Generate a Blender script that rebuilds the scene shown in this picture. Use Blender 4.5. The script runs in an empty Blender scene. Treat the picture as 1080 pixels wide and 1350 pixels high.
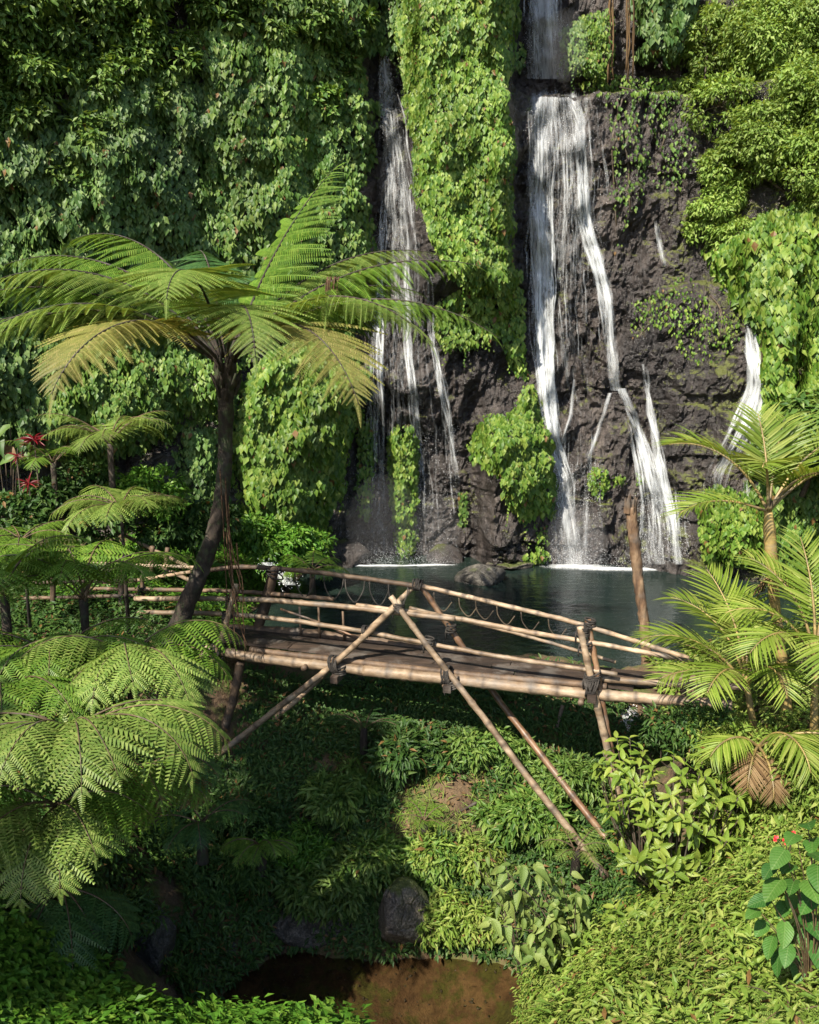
import bpy, math, random
import numpy as np
from mathutils import Vector, Matrix

RNG = np.random.default_rng(7)
random.seed(7)
R = math.radians
scene = bpy.context.scene
C = scene.collection

# ------------------------------------------------------------------ camera
F = 1169.0                      # focal length in photo pixels (photo 1080 x 1350)
CAM = np.array([0.0, 0.0, 5.4])
PITCH = R(10.9)
cam_data = bpy.data.cameras.new('camera')
cam = bpy.data.objects.new('camera', cam_data); C.objects.link(cam)
cam.location = CAM
cam.rotation_euler = (R(90) - PITCH, 0, 0)
cam_data.sensor_fit = 'VERTICAL'
cam_data.sensor_height = 24.0
cam_data.lens = F / 1350 * 24.0
cam_data.clip_start = 0.05
cam_data.clip_end = 500
scene.camera = cam

# ------------------------------------------------------------------ sky + sun
SUN_AZ, SUN_EL = R(34), R(45)   # behind the camera, to its left
world = bpy.data.worlds.new('World'); scene.world = world
world.use_nodes = True
wn = world.node_tree
wn.nodes.clear()
w_out = wn.nodes.new('ShaderNodeOutputWorld')
w_bg = wn.nodes.new('ShaderNodeBackground')
w_sky = wn.nodes.new('ShaderNodeTexSky')
w_sky.sky_type = 'NISHITA'
w_sky.sun_disc = False
w_sky.sun_elevation = SUN_EL
to_sun = Vector((-math.sin(SUN_AZ) * math.cos(SUN_EL), -math.cos(SUN_AZ) * math.cos(SUN_EL), math.sin(SUN_EL)))
w_sky.sun_rotation = math.atan2(to_sun.x, to_sun.y)
w_bg.inputs[1].default_value = 0.10
wn.links.new(w_sky.outputs[0], w_bg.inputs[0])
wn.links.new(w_bg.outputs[0], w_out.inputs[0])
sun_data = bpy.data.lights.new('sun', 'SUN')
sun_data.energy = 4.6
sun_data.angle = R(0.5)
sun_data.color = (1.0, 0.92, 0.78)
sun = bpy.data.objects.new('sun', sun_data); C.objects.link(sun)
sun.rotation_euler = to_sun.to_track_quat('Z', 'Y').to_euler()
sun.location = (-10, -10, 20)

scene.view_settings.view_transform = 'Standard'
scene.view_settings.look = 'None'
scene.view_settings.exposure = 1.3
scene.view_settings.gamma = 1.0
scene.view_settings.use_curve_mapping = False
scene.render.engine = 'CYCLES'
cy = scene.cycles
cy.max_bounces = 7; cy.diffuse_bounces = 3; cy.glossy_bounces = 3
cy.transmission_bounces = 4; cy.transparent_max_bounces = 12
cy.use_denoising = True
cy.caustics_reflective = False; cy.caustics_refractive = False
cy.sample_clamp_indirect = 6.0

# ------------------------------------------------------------------ maths helpers
SP, CP = math.sin(PITCH), math.cos(PITCH)
def rays(px, py):
    """unit-depth directions of photo pixels in world space"""
    px = np.asarray(px, float); py = np.asarray(py, float)
    u = (px - 540) / F; v = (675 - py) / F
    return np.stack([u, CP + v * SP, -SP + v * CP], -1)
def at(px, py, Y):
    """world point seen at a photo pixel, Y metres in front of the camera"""
    d = rays(px, py)
    return CAM + d * (Y / d[..., 1])[..., None] if d.ndim > 1 else CAM + d * (Y / d[1])

def _hash(ix, iy, seed):
    n = (ix.astype(np.int64) * 374761393 + iy.astype(np.int64) * 668265263 + seed * 1442695041) & 0x7fffffff
    n = ((n ^ (n >> 13)) * 1274126177) & 0x7fffffff
    n = n ^ (n >> 16)
    return (n & 0xffff) / 65535.0
def vnoise(x, y, seed=0):
    x = np.asarray(x, float); y = np.asarray(y, float)
    ix = np.floor(x); iy = np.floor(y)
    fx = x - ix; fy = y - iy
    fx = fx * fx * (3 - 2 * fx); fy = fy * fy * (3 - 2 * fy)
    a = _hash(ix, iy, seed); b = _hash(ix + 1, iy, seed)
    c = _hash(ix, iy + 1, seed); d = _hash(ix + 1, iy + 1, seed)
    return (a * (1 - fx) + b * fx) * (1 - fy) + (c * (1 - fx) + d * fx) * fy
def fbm(x, y, seed=0, oct=4):
    s = 0; amp = 0.5; t = 0
    for o in range(oct):
        s = s + amp * vnoise(x, y, seed + o * 17); t += amp
        x = x * 2.03 + 11.3; y = y * 2.03 - 7.1; amp *= 0.5
    return s / t
def sstep(a, b, x):
    t = np.clip((x - a) / (b - a), 0, 1)
    return t * t * (3 - 2 * t)
def norm(v):
    return v / np.maximum(np.linalg.norm(v, axis=-1, keepdims=True), 1e-9)

# ------------------------------------------------------------------ object helpers
def link(o, parent=None):
    C.objects.link(o)
    if parent is not None: o.parent = parent
    return o
def mesh_np(name, V, Fc, mat=None, smooth=False, attrs=None):
    """Fc: list of (n,k) face arrays"""
    me = bpy.data.meshes.new(name)
    V = np.ascontiguousarray(V, np.float32).reshape(-1, 3)
    if not isinstance(Fc, (list, tuple)): Fc = [Fc]
    Fc = [np.asarray(f, np.int32) for f in Fc if len(f)]
    me.vertices.add(len(V)); me.vertices.foreach_set('co', V.ravel())
    li = np.concatenate([f.ravel() for f in Fc])
    tot = np.concatenate([np.full(len(f), f.shape[1], np.int32) for f in Fc])
    st = np.concatenate([[0], np.cumsum(tot)[:-1]]).astype(np.int32)
    me.loops.add(len(li)); me.loops.foreach_set('vertex_index', li)
    me.polygons.add(len(tot)); me.polygons.foreach_set('loop_start', st)
    me.polygons.foreach_set('loop_total', tot)
    me.polygons.foreach_set('use_smooth', np.full(len(tot), smooth))
    if attrs:
        for k, (typ, val) in attrs.items():
            a = me.attributes.new(k, typ, 'POINT')
            a.data.foreach_set('vector' if typ == 'FLOAT_VECTOR' else 'value', np.ascontiguousarray(val, np.float32).ravel())
    me.update(calc_edges=True)
    if mat is not None: me.materials.append(mat)
    return me
def obj(name, me, parent=None, origin=None):
    o = bpy.data.objects.new(name, me)
    return link(o, parent)
def part(name, V, Fc, mat, parent, smooth=False, kind=None, label=None, attrs=None):
    """a part given in WORLD coordinates under a thing placed with a pure translation"""
    org = np.array(thing_origin(parent))
    o = obj(name, mesh_np(name, np.asarray(V) - org, Fc, mat, smooth, attrs), parent)
    if kind: o['kind'] = kind
    if label: o['label'] = label
    return o
def thing_origin(p):
    z = Vector((0, 0, 0))
    while p is not None:
        z = z + p.location; p = p.parent
    return z
def tag(o, label, cat, group=None, kind=None):
    o['label'] = label
    o['category'] = cat
    if group: o['group'] = group
    if kind: o['kind'] = kind
    return o
def thing(name, label, cat, loc, group=None):
    o = bpy.data.objects.new(name, None); C.objects.link(o)
    o.empty_display_size = 0.1
    o.location = Vector([float(a) for a in loc])
    return tag(o, label, cat, group)
def structure(name, V, Fc, mat, smooth=True, attrs=None):
    o = obj(name, mesh_np(name, V, Fc, mat, smooth, attrs))
    o['kind'] = 'structure'
    return o

# ------------------------------------------------------------------ shape helpers
def tube(path, radii, sides=8, jitter=0.0, cap=True):
    path = np.asarray(path, float); n = len(path)
    radii = np.broadcast_to(np.asarray(radii, float), (n,))
    tan = norm(np.gradient(path, axis=0))
    ref = np.array([0, 0, 1.0]) if abs(tan[0][2]) < 0.9 else np.array([1.0, 0, 0])
    V = []
    for i in range(n):
        a = np.cross(tan[i], ref); a /= max(np.linalg.norm(a), 1e-9)
        b = np.cross(tan[i], a)
        ref = np.cross(a, tan[i])
        th = np.arange(sides) / sides * 2 * math.pi
        r = radii[i] * (1 + (RNG.random(sides) - .5) * 2 * jitter)
        V.append(path[i] + (np.cos(th) * r)[:, None] * a + (np.sin(th) * r)[:, None] * b)
    V = np.concatenate(V)
    k = np.arange(sides); k2 = (k + 1) % sides
    Q = np.concatenate([np.stack([i * sides + k, i * sides + k2, (i + 1) * sides + k2, (i + 1) * sides + k], -1) for i in range(n - 1)])
    Fc = [Q]
    if cap:
        Fc.append(np.array([list(range(sides))[::-1]]))
        Fc.append(np.array([[(n - 1) * sides + j for j in range(sides)]]))
    return V, Fc
def join(parts):
    Vs, by = [], {}
    off = 0
    for V, Fc in parts:
        Vs.append(V)
        for f in (Fc if isinstance(Fc, (list, tuple)) else [Fc]):
            f = np.asarray(f)
            if len(f): by.setdefault(f.shape[1], []).append(f + off)
        off += len(V)
    return np.concatenate(Vs), [np.concatenate(v) for v in by.values()]
def smooth_path(pts, n=24):
    pts = np.asarray(pts, float)
    t = np.concatenate([[0], np.cumsum(np.linalg.norm(np.diff(pts, axis=0), axis=1))]); t /= t[-1]
    m = np.zeros_like(pts)
    m[1:-1] = (pts[2:] - pts[:-2]) / (t[2:] - t[:-2])[:, None]
    m[0] = (pts[1] - pts[0]) / (t[1] - t[0]); m[-1] = (pts[-1] - pts[-2]) / (t[-1] - t[-2])
    s = np.linspace(0, 1, n)
    i = np.clip(np.searchsorted(t, s, 'right') - 1, 0, len(t) - 2)
    h = (t[i + 1] - t[i]); q = ((s - t[i]) / h)[:, None]; h = h[:, None]
    return ((2 * q**3 - 3 * q**2 + 1) * pts[i] + (q**3 - 2 * q**2 + q) * h * m[i]
            + (-2 * q**3 + 3 * q**2) * pts[i + 1] + (q**3 - q**2) * h * m[i + 1])

# leaf templates: along +X, length 1, face +Z
def leaf4(w=0.3, fold=0.06, curl=0.15, wide=0.42):
    V = np.array([[0, 0, 0], [.5, 0, -fold], [1, 0, -curl], [wide, w, fold * .6], [wide, -w, fold * .6]], float)
    return V, [np.array([[0, 4, 1], [0, 1, 3], [1, 4, 2], [3, 1, 2]])]
def leaf_rich(w=0.28, fold=0.07, curl=0.3, nseg=6, peak=0.4, heart=False):
    xs = np.linspace(0, 1, nseg + 1)
    V = []
    for x in xs:
        p = (x / peak) ** .6 if x < peak else ((1 - x) / (1 - peak)) ** .75
        if heart and x < 0.02: p = 0.45
        ww = w * min(1, p)
        z = -curl * x * x
        V += [[x - (0.06 if heart and x < .02 else 0), ww, z + fold * ww / w], [x, ww * .5, z + fold * .62 * ww / w], [x, 0, z],
              [x, -ww * .5, z + fold * .62 * ww / w], [x - (0.06 if heart and x < .02 else 0), -ww, z + fold * ww / w]]
    Q = []
    for i in range(nseg):
        for j in range(4):
            a = i * 5 + j
            Q.append([a, a + 1, a + 6, a + 5])
    return np.array(V, float), [np.array(Q)]
def basis(N, T):
    T = norm(T); Yv = norm(np.cross(N, T)); Z = np.cross(T, Yv)
    return T, Yv, Z
def scatter(tmpl, P, N, T, S, W=None):
    """many copies of a template in one vertex array"""
    tv, tf = tmpl
    X, Yv, Z = basis(N, T)
    S = np.broadcast_to(np.asarray(S, float), (len(P),))
    W = S if W is None else np.broadcast_to(np.asarray(W, float), (len(P),))
    V = (P[:, None, :] + S[:, None, None] * tv[None, :, 0:1] * X[:, None, :]
         + W[:, None, None] * tv[None, :, 1:2] * Yv[:, None, :] + S[:, None, None] * tv[None, :, 2:3] * Z[:, None, :])
    off = np.arange(len(P))[:, None, None] * len(tv)
    return V.reshape(-1, 3), [(f[None] + off).reshape(-1, f.shape[1]) for f in tf]
def mat4(p, X, Y, Z, sx, sy=None, sz=None):
    sy = sx if sy is None else sy; sz = sx if sz is None else sz
    return Matrix(((X[0] * sx, Y[0] * sy, Z[0] * sz, p[0]), (X[1] * sx, Y[1] * sy, Z[1] * sz, p[1]),
                   (X[2] * sx, Y[2] * sy, Z[2] * sz, p[2]), (0, 0, 0, 1)))
def rnd(n): return RNG.normal(size=(n, 3))

# ------------------------------------------------------------------ materials
def new_mat(name):
    m = bpy.data.materials.new(name); m.use_nodes = True
    nt = m.node_tree; nt.nodes.clear()
    out = nt.nodes.new('ShaderNodeOutputMaterial')
    return m, nt, out
def nd(nt, typ, **kw):
    n = nt.nodes.new(typ)
    for k, v in kw.items():
        if k.startswith('i_'):
            key = k[2:]
            key = int(key) if key.isdigit() else key
            n.inputs[key].default_value = v
        else: setattr(n, k, v)
    return n
def L(nt, a, b): nt.links.new(a, b)
def ramp(nt, fac, stops):
    r = nt.nodes.new('ShaderNodeValToRGB')
    e = r.color_ramp.elements
    while len(e) < len(stops): e.new(0.5)
    for el, (p, c) in zip(e, stops):
        el.position = p
        el.color = (c, c, c, 1) if isinstance(c, (int, float)) else (*c, 1)
    L(nt, fac, r.inputs[0])
    return r.outputs[0]
def math_n(nt, op, a, b=None, c=None):
    n = nt.nodes.new('ShaderNodeMath'); n.operation = op
    for i, v in enumerate((a, b, c)):
        if v is None: continue
        if isinstance(v, (int, float)): n.inputs[i].default_value = v
        else: L(nt, v, n.inputs[i])
    return n.outputs[0]
def mixc(nt, fac, a, b, mode='MIX'):
    n = nt.nodes.new('ShaderNodeMix'); n.data_type = 'RGBA'; n.blend_type = mode
    for i, v in ((0, fac), (6, a), (7, b)):
        if isinstance(v, (int, float)): n.inputs[i].default_value = v
        elif isinstance(v, tuple): n.inputs[i].default_value = (*v, 1)
        else: L(nt, v, n.inputs[i])
    return n.outputs[2]
def noise(nt, scale, vec=None, detail=5, rough=.55, dist=0.0):
    n = nd(nt, 'ShaderNodeTexNoise')
    n.inputs['Scale'].default_value = scale; n.inputs['Detail'].default_value = detail
    n.inputs['Roughness'].default_value = rough; n.inputs['Distortion'].default_value = dist
    if vec is not None: L(nt, vec, n.inputs['Vector'])
    return n.outputs[0]
def mapping(nt, vec, scale):
    n = nd(nt, 'ShaderNodeMapping'); n.inputs['Scale'].default_value = scale
    L(nt, vec, n.inputs[0]); return n.outputs[0]
def position(nt):
    return nt.nodes.new('ShaderNodeNewGeometry').outputs['Position']
def bump(nt, h, strength=.5, dist=.05):
    b = nd(nt, 'ShaderNodeBump'); b.inputs['Strength'].default_value = strength; b.inputs['Distance'].default_value = dist
    L(nt, h, b.inputs['Height']); return b.outputs[0]

def leaf_mat(name, c1, c2, c3=None, trans=.3, rough=.5, dead=0.0, spec=.32, veins=False):
    m, nt, out = new_mat(name)
    geo = nt.nodes.new('ShaderNodeNewGeometry'); oi = nt.nodes.new('ShaderNodeObjectInfo')
    r = math_n(nt, 'FRACT', math_n(nt, 'ADD', geo.outputs['Random Per Island'], oi.outputs['Random']))
    c3 = c3 or c2
    col = ramp(nt, r, [(0, c1), (.55, c2), (1, c3)])
    big = noise(nt, .7, geo.outputs['Position'], 3)
    bigr = ramp(nt, big, [(.3, .72), (.7, 1.25)])
    col = mixc(nt, 1.0, col, bigr, 'MULTIPLY')
    if dead:
        r2 = math_n(nt, 'FRACT', math_n(nt, 'MULTIPLY', r, 37.7))
        col = mixc(nt, math_n(nt, 'LESS_THAN', r2, dead), col, (.16, .09, .03))
    fine = noise(nt, 60, geo.outputs['Position'], 2)
    col = mixc(nt, 1.0, col, ramp(nt, fine, [(.3, .85), (.7, 1.1)]), 'MULTIPLY')
    p = nd(nt, 'ShaderNodeBsdfPrincipled')
    if veins:   # midrib and side veins along the blade
        sx = nd(nt, 'ShaderNodeSeparateXYZ'); L(nt, nt.nodes.new('ShaderNodeTexCoord').outputs['Object'], sx.inputs[0])
        ay = math_n(nt, 'ABSOLUTE', sx.outputs[1])
        wv = math_n(nt, 'SINE', math_n(nt, 'MULTIPLY', math_n(nt, 'SUBTRACT', sx.outputs[0], math_n(nt, 'MULTIPLY', ay, .9)), 52.0))
        vein = math_n(nt, 'MAXIMUM', ramp(nt, math_n(nt, 'MULTIPLY_ADD', wv, .5, .5), [(.86, 0.0), (.97, .6)]), ramp(nt, ay, [(.008, 1.0), (.02, 0.0)]))
        col = mixc(nt, math_n(nt, 'MULTIPLY', vein, .2), col, (.26, .32, .12))
        L(nt, bump(nt, math_n(nt, 'MULTIPLY_ADD', wv, .5, .5), .2, .01), p.inputs['Normal'])
    L(nt, col, p.inputs['Base Color']); p.inputs['Roughness'].default_value = rough
    p.inputs['Specular IOR Level'].default_value = spec
    t = nd(nt, 'ShaderNodeBsdfTranslucent')
    L(nt, mixc(nt, 1.0, col, (1.35, 1.2, .6), 'MULTIPLY'), t.inputs[0])
    mx = nd(nt, 'ShaderNodeMixShader'); mx.inputs[0].default_value = trans
    L(nt, p.outputs[0], mx.inputs[1]); L(nt, t.outputs[0], mx.inputs[2]); L(nt, mx.outputs[0], out.inputs[0])
    return m
def wood_mat(name, c1, c2, c3, stretch=(9, 9, 9), rough=.6, bumps=.5, moss=None):
    m, nt, out = new_mat(name)
    oi = nt.nodes.new('ShaderNodeObjectInfo')
    pos = nt.nodes.new('ShaderNodeTexCoord').outputs['Object']
    v = mapping(nt, pos, stretch)
    n1 = noise(nt, 1.0, v, 6, .65); n2 = noise(nt, 4.0, pos, 4, .6)
    col = ramp(nt, n1, [(.3, c1), (.5, c2), (.7, c3)])
    col = mixc(nt, 1.0, col, ramp(nt, n2, [(.3, .55), (.65, 1.15)]), 'MULTIPLY')
    an = nd(nt, 'ShaderNodeAttribute', attribute_name='node')
    col = mixc(nt, math_n(nt, 'MULTIPLY', an.outputs['Fac'], .75), col, (.035, .022, .014))
    col = mixc(nt, ramp(nt, noise(nt, 2.3, pos, 5, .65), [(.52, 0.0), (.66, .6)]), col, (.13, .115, .10))
    rr = ramp(nt, oi.outputs['Random'], [(0, .7), (1, 1.2)])
    col = mixc(nt, 1.0, col, rr, 'MULTIPLY')
    if moss:
        n3 = noise(nt, 5.0, pos, 5, .7)
        col = mixc(nt, ramp(nt, n3, [(.52, 0.0), (.62, 1.0)]), col, moss)
    p = nd(nt, 'ShaderNodeBsdfPrincipled'); L(nt, col, p.inputs['Base Color'])
    p.inputs['Roughness'].default_value = rough
    L(nt, bump(nt, n1, bumps, .02), p.inputs['Normal']); L(nt, p.outputs[0], out.inputs[0])
    return m
def rock_mat(name, c1, c2, c3, moss=None, streak=True, rough=(.35, .75), moss_lo=.55, bdist=.12, moss_x=None):
    m, nt, out = new_mat(name)
    pos = position(nt)
    n1 = noise(nt, 1.1, pos, 8, .65); n2 = noise(nt, 7.0, pos, 6, .7, .3)
    st = noise(nt, 1.0, mapping(nt, pos, (4.5, 3.0, .35)), 7, .66)
    f = math_n(nt, 'ADD', math_n(nt, 'MULTIPLY', n1, .45), math_n(nt, 'MULTIPLY', st if streak else n2, .55))
    col = ramp(nt, f, [(.34, c1), (.5, c2), (.66, c3)])
    col = mixc(nt, 1.0, col, ramp(nt, n2, [(.25, .45), (.6, 1.2)]), 'MULTIPLY')
    gr = noise(nt, 38, pos, 4, .75)
    col = mixc(nt, 1.0, col, ramp(nt, gr, [(.32, .35), (.5, .95), (.68, 2.0)]), 'MULTIPLY')
    vo = nd(nt, 'ShaderNodeTexVoronoi', feature='DISTANCE_TO_EDGE'); vo.inputs['Scale'].default_value = 1.0
    L(nt, mapping(nt, mixc(nt, .12, pos, nt.nodes.new('ShaderNodeTexNoise').outputs[1]), (4.5, 4.5, 3.0)), vo.inputs['Vector'])
    crack = ramp(nt, vo.outputs['Distance'], [(.0, .25), (.09, 1.0)])
    col = mixc(nt, .12, col, crack, 'MULTIPLY')
    col = mixc(nt, 1.0, col, ramp(nt, noise(nt, .33, pos, 3, .5), [(.35, (.62, .62, .66)), (.65, (1.35, 1.3, 1.27))]), 'MULTIPLY')
    if moss:
        geo = nt.nodes.new('ShaderNodeNewGeometry')
        sx = nd(nt, 'ShaderNodeSeparateXYZ'); L(nt, geo.outputs['Normal'], sx.inputs[0])
        mm = math_n(nt, 'ADD', math_n(nt, 'MULTIPLY', sx.outputs[2], .25), noise(nt, 1.6, pos, 7, .68))
        if moss_x:   # moss is thicker on the drier right shoulder
            sp = nd(nt, 'ShaderNodeSeparateXYZ'); L(nt, pos, sp.inputs[0])
            mr = nd(nt, 'ShaderNodeMapRange'); L(nt, sp.outputs[0], mr.inputs[0]); mr.inputs[1].default_value = moss_x[0]; mr.inputs[2].default_value = moss_x[1]; mr.inputs[3].default_value = 0; mr.inputs[4].default_value = moss_x[2]
            mm = math_n(nt, 'ADD', mm, mr.outputs[0])
        col = mixc(nt, ramp(nt, mm, [(moss_lo, 0.0), (moss_lo + .09, 1.0)]), col, moss)
    p = nd(nt, 'ShaderNodeBsdfPrincipled'); L(nt, col, p.inputs['Base Color'])
    L(nt, ramp(nt, n1, [(.35, rough[0]), (.65, rough[1])]), p.inputs['Roughness'])
    h = math_n(nt, 'ADD', math_n(nt, 'ADD', math_n(nt, 'MULTIPLY', n2, .6), math_n(nt, 'MULTIPLY', st if streak else crack, .3)), math_n(nt, 'MULTIPLY', noise(nt, 24, pos, 5, .7), .35))
    L(nt, bump(nt, h, 1.0, bdist), p.inputs['Normal']); L(nt, p.outputs[0], out.inputs[0])
    return m

M = {}
M['vine_bright'] = leaf_mat('vine_bright', (.045, .11, .011), (.11, .195, .022), (.21, .275, .05), .28, dead=.012)  # vine leaf with sunlight put into the colour, for lit curtains
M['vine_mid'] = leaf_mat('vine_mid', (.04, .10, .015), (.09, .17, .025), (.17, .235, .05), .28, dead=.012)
M['vine_dark'] = leaf_mat('vine_dark', (.038, .09, .02), (.078, .145, .03), (.14, .205, .055), .25, dead=.012)  # vine leaf with a shade tone put into the colour
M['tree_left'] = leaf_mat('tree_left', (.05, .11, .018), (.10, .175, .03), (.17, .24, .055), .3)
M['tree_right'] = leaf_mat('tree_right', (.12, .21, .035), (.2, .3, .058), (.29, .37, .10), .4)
M['fern_green'] = leaf_mat('fern_green', (.07, .15, .016), (.11, .2, .022), (.16, .24, .035), .3, .5)
M['fern_dark'] = leaf_mat('fern_dark', (.03, .085, .022), (.05, .12, .03), (.07, .14, .035), .3, .5)  # darker fern copy, shade put into the leaf colour
M['fern_gold'] = leaf_mat('fern_gold', (.16, .175, .04), (.22, .22, .055), (.29, .255, .085), .35, .55)
M['fern_lit'] = leaf_mat('fern_lit', (.10, .17, .028), (.16, .235, .045), (.23, .285, .07), .3, .5)  # paler fern copy, sunlight put into the leaf colour
M['palm'] = leaf_mat('palm', (.11, .18, .02), (.18, .25, .035), (.28, .32, .075), .35, .42)
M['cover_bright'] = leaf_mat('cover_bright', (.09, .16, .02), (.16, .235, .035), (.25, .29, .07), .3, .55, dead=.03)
M['cover_shade'] = leaf_mat('cover_shade', (.02, .06, .010), (.04, .09, .015), (.07, .12, .024), .25, .55, dead=.03)  # leaf colour darkened to deepen the shade under the bridge
M['cover_lush'] = leaf_mat('cover_lush', (.05, .14, .012), (.085, .2, .02), (.14, .24, .03), .3, .45)
M['bush_leaf'] = leaf_mat('bush_leaf', (.10, .17, .02), (.16, .23, .032), (.24, .29, .05), .32, .42, veins=True)
M['broad_leaf'] = leaf_mat('broad_leaf', (.025, .085, .014), (.045, .12, .018), (.07, .155, .025), .22, .5, spec=.25, veins=True)
M['soft_leaf'] = leaf_mat('soft_leaf', (.09, .15, .03), (.14, .2, .045), (.2, .25, .065), .3, .55, veins=True)
M['red_leaf'] = leaf_mat('red_leaf', (.10, .006, .012), (.2, .009, .015), (.06, .010, .015), .25, .4)
M['dead_leaf'] = leaf_mat('dead_leaf', (.11, .065, .03), (.17, .11, .05), (.22, .15, .08), .2, .8, spec=.2)
M['root'] = leaf_mat('root', (.05, .028, .016), (.08, .045, .026), (.11, .065, .04), .05, .85, spec=.2)
M['root_tan'] = leaf_mat('root_tan', (.08, .05, .025), (.12, .075, .035), (.16, .10, .05), .05, .85, spec=.2)
M['rock'] = rock_mat('rock', (.009, .008, .0078), (.032, .027, .025), (.088, .075, .067), (.075, .085, .02), moss_lo=.72, rough=(.16, .5), bdist=.10, moss_x=(5.2, 7.5, .15))
M['boulder'] = rock_mat('boulder', (.03, .028, .024), (.075, .07, .06), (.13, .12, .1), (.06, .075, .02), streak=False, moss_lo=.76)
M['bank_rock'] = rock_mat('bank_rock', (.05, .045, .038), (.11, .095, .075), (.19, .165, .12), (.07, .085, .02), streak=False, moss_lo=.6)
M['bark'] = wood_mat('bark', (.012, .008, .006), (.03, .02, .014), (.06, .042, .03), (14, 14, 5), .9, 1.0, (.03, .04, .015))
M['stem'] = wood_mat('stem', (.03, .02, .012), (.06, .042, .025), (.09, .07, .04), (8, 8, 8), .8)
M['stipe'] = wood_mat('stipe', (.05, .03, .015), (.09, .055, .025), (.12, .09, .04), (8, 8, 8), .7)
M['snag'] = wood_mat('snag', (.03, .016, .010), (.13, .075, .04), (.26, .18, .11), (9, 9, 3), .85, 1.0)
M['bamboo'] = wood_mat('bamboo', (.12, .078, .045), (.25, .175, .11), (.42, .33, .23), (3, 3, 8), .6, .6)
M['bamboo_red'] = wood_mat('bamboo_red', (.10, .05, .026), (.19, .105, .058), (.3, .19, .11), (5, 5, 5), .45, .3)
M['bamboo_old'] = wood_mat('bamboo_old', (.05, .03, .018), (.1, .062, .036), (.17, .11, .065), (5, 5, 5), .7, .5)
M['plank'] = wood_mat('plank', (.014, .009, .006), (.034, .021, .014), (.065, .042, .029), (1.5, 12, 12), .7, .6)
M['rope'] = wood_mat('rope', (.012, .010, .009), (.025, .021, .018), (.05, .043, .036), (40, 40, 40), .9, .8)
M['palm_trunk'] = wood_mat('palm_trunk', (.12, .09, .035), (.24, .17, .06), (.34, .25, .09), (5, 5, 14), .5, .5)

def ground_mat():
    m, nt, out = new_mat('soil')
    pos = position(nt)
    n1 = noise(nt, 1.3, pos, 7, .65); n2 = noise(nt, 11, pos, 6, .7)
    col = ramp(nt, n1, [(.35, (.05, .03, .016)), (.5, (.10, .062, .032)), (.65, (.17, .115, .06))])
    col = mixc(nt, ramp(nt, noise(nt, 2.2, mapping(nt, pos, (1, 1, 1.0)), 7, .7), [(.47, 0.0), (.56, 1.0)]), col, (.075, .085, .02))
    col = mixc(nt, 1.0, col, ramp(nt, n2, [(.25, .5), (.65, 1.25)]), 'MULTIPLY')
    p = nd(nt, 'ShaderNodeBsdfPrincipled'); L(nt, col, p.inputs['Base Color']); p.inputs['Roughness'].default_value = .9
    L(nt, bump(nt, n2, 1.0, .06), p.inputs['Normal']); L(nt, p.outputs[0], out.inputs[0])
    return m
M['soil'] = ground_mat()
def pool_mat():
    m, nt, out = new_mat('pool_water')
    pos = position(nt)
    p = nd(nt, 'ShaderNodeBsdfPrincipled')
    L(nt, ramp(nt, noise(nt, .35, pos, 3), [(.35, (.010, .018, .017)), (.7, (.015, .025, .019))]), p.inputs['Base Color'])
    p.inputs['Roughness'].default_value = .07; p.inputs['IOR'].default_value = 1.33
    h = math_n(nt, 'ADD', noise(nt, 1.0, mapping(nt, pos, (2.2, 5.5, 1)), 4, .55, .4), math_n(nt, 'MULTIPLY', noise(nt, 14, pos, 2), .25))
    L(nt, bump(nt, h, .35, .05), p.inputs['Normal']); L(nt, p.outputs[0], out.inputs[0])
    return m
M['pool'] = pool_mat()
def stream_mat():
    m, nt, out = new_mat('stream_water')
    pos = position(nt)
    h = noise(nt, 1.0, mapping(nt, pos, (3.5, 6, 1)), 3, .5, .5)
    nb = bump(nt, h, .25, .03)
    tr = nd(nt, 'ShaderNodeBsdfTransparent'); tr.inputs[0].default_value = (.66, .60, .50, 1)
    gl = nd(nt, 'ShaderNodeBsdfGlossy'); gl.inputs['Roughness'].default_value = .04; L(nt, nb, gl.inputs['Normal'])
    fr = nd(nt, 'ShaderNodeFresnel'); fr.inputs[0].default_value = 1.33; L(nt, nb, fr.inputs['Normal'])
    mx = nd(nt, 'ShaderNodeMixShader'); L(nt, fr.outputs[0], mx.inputs[0])
    L(nt, tr.outputs[0], mx.inputs[1]); L(nt, gl.outputs[0], mx.inputs[2]); L(nt, mx.outputs[0], out.inputs[0])
    return m
M['stream'] = stream_mat()
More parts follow.
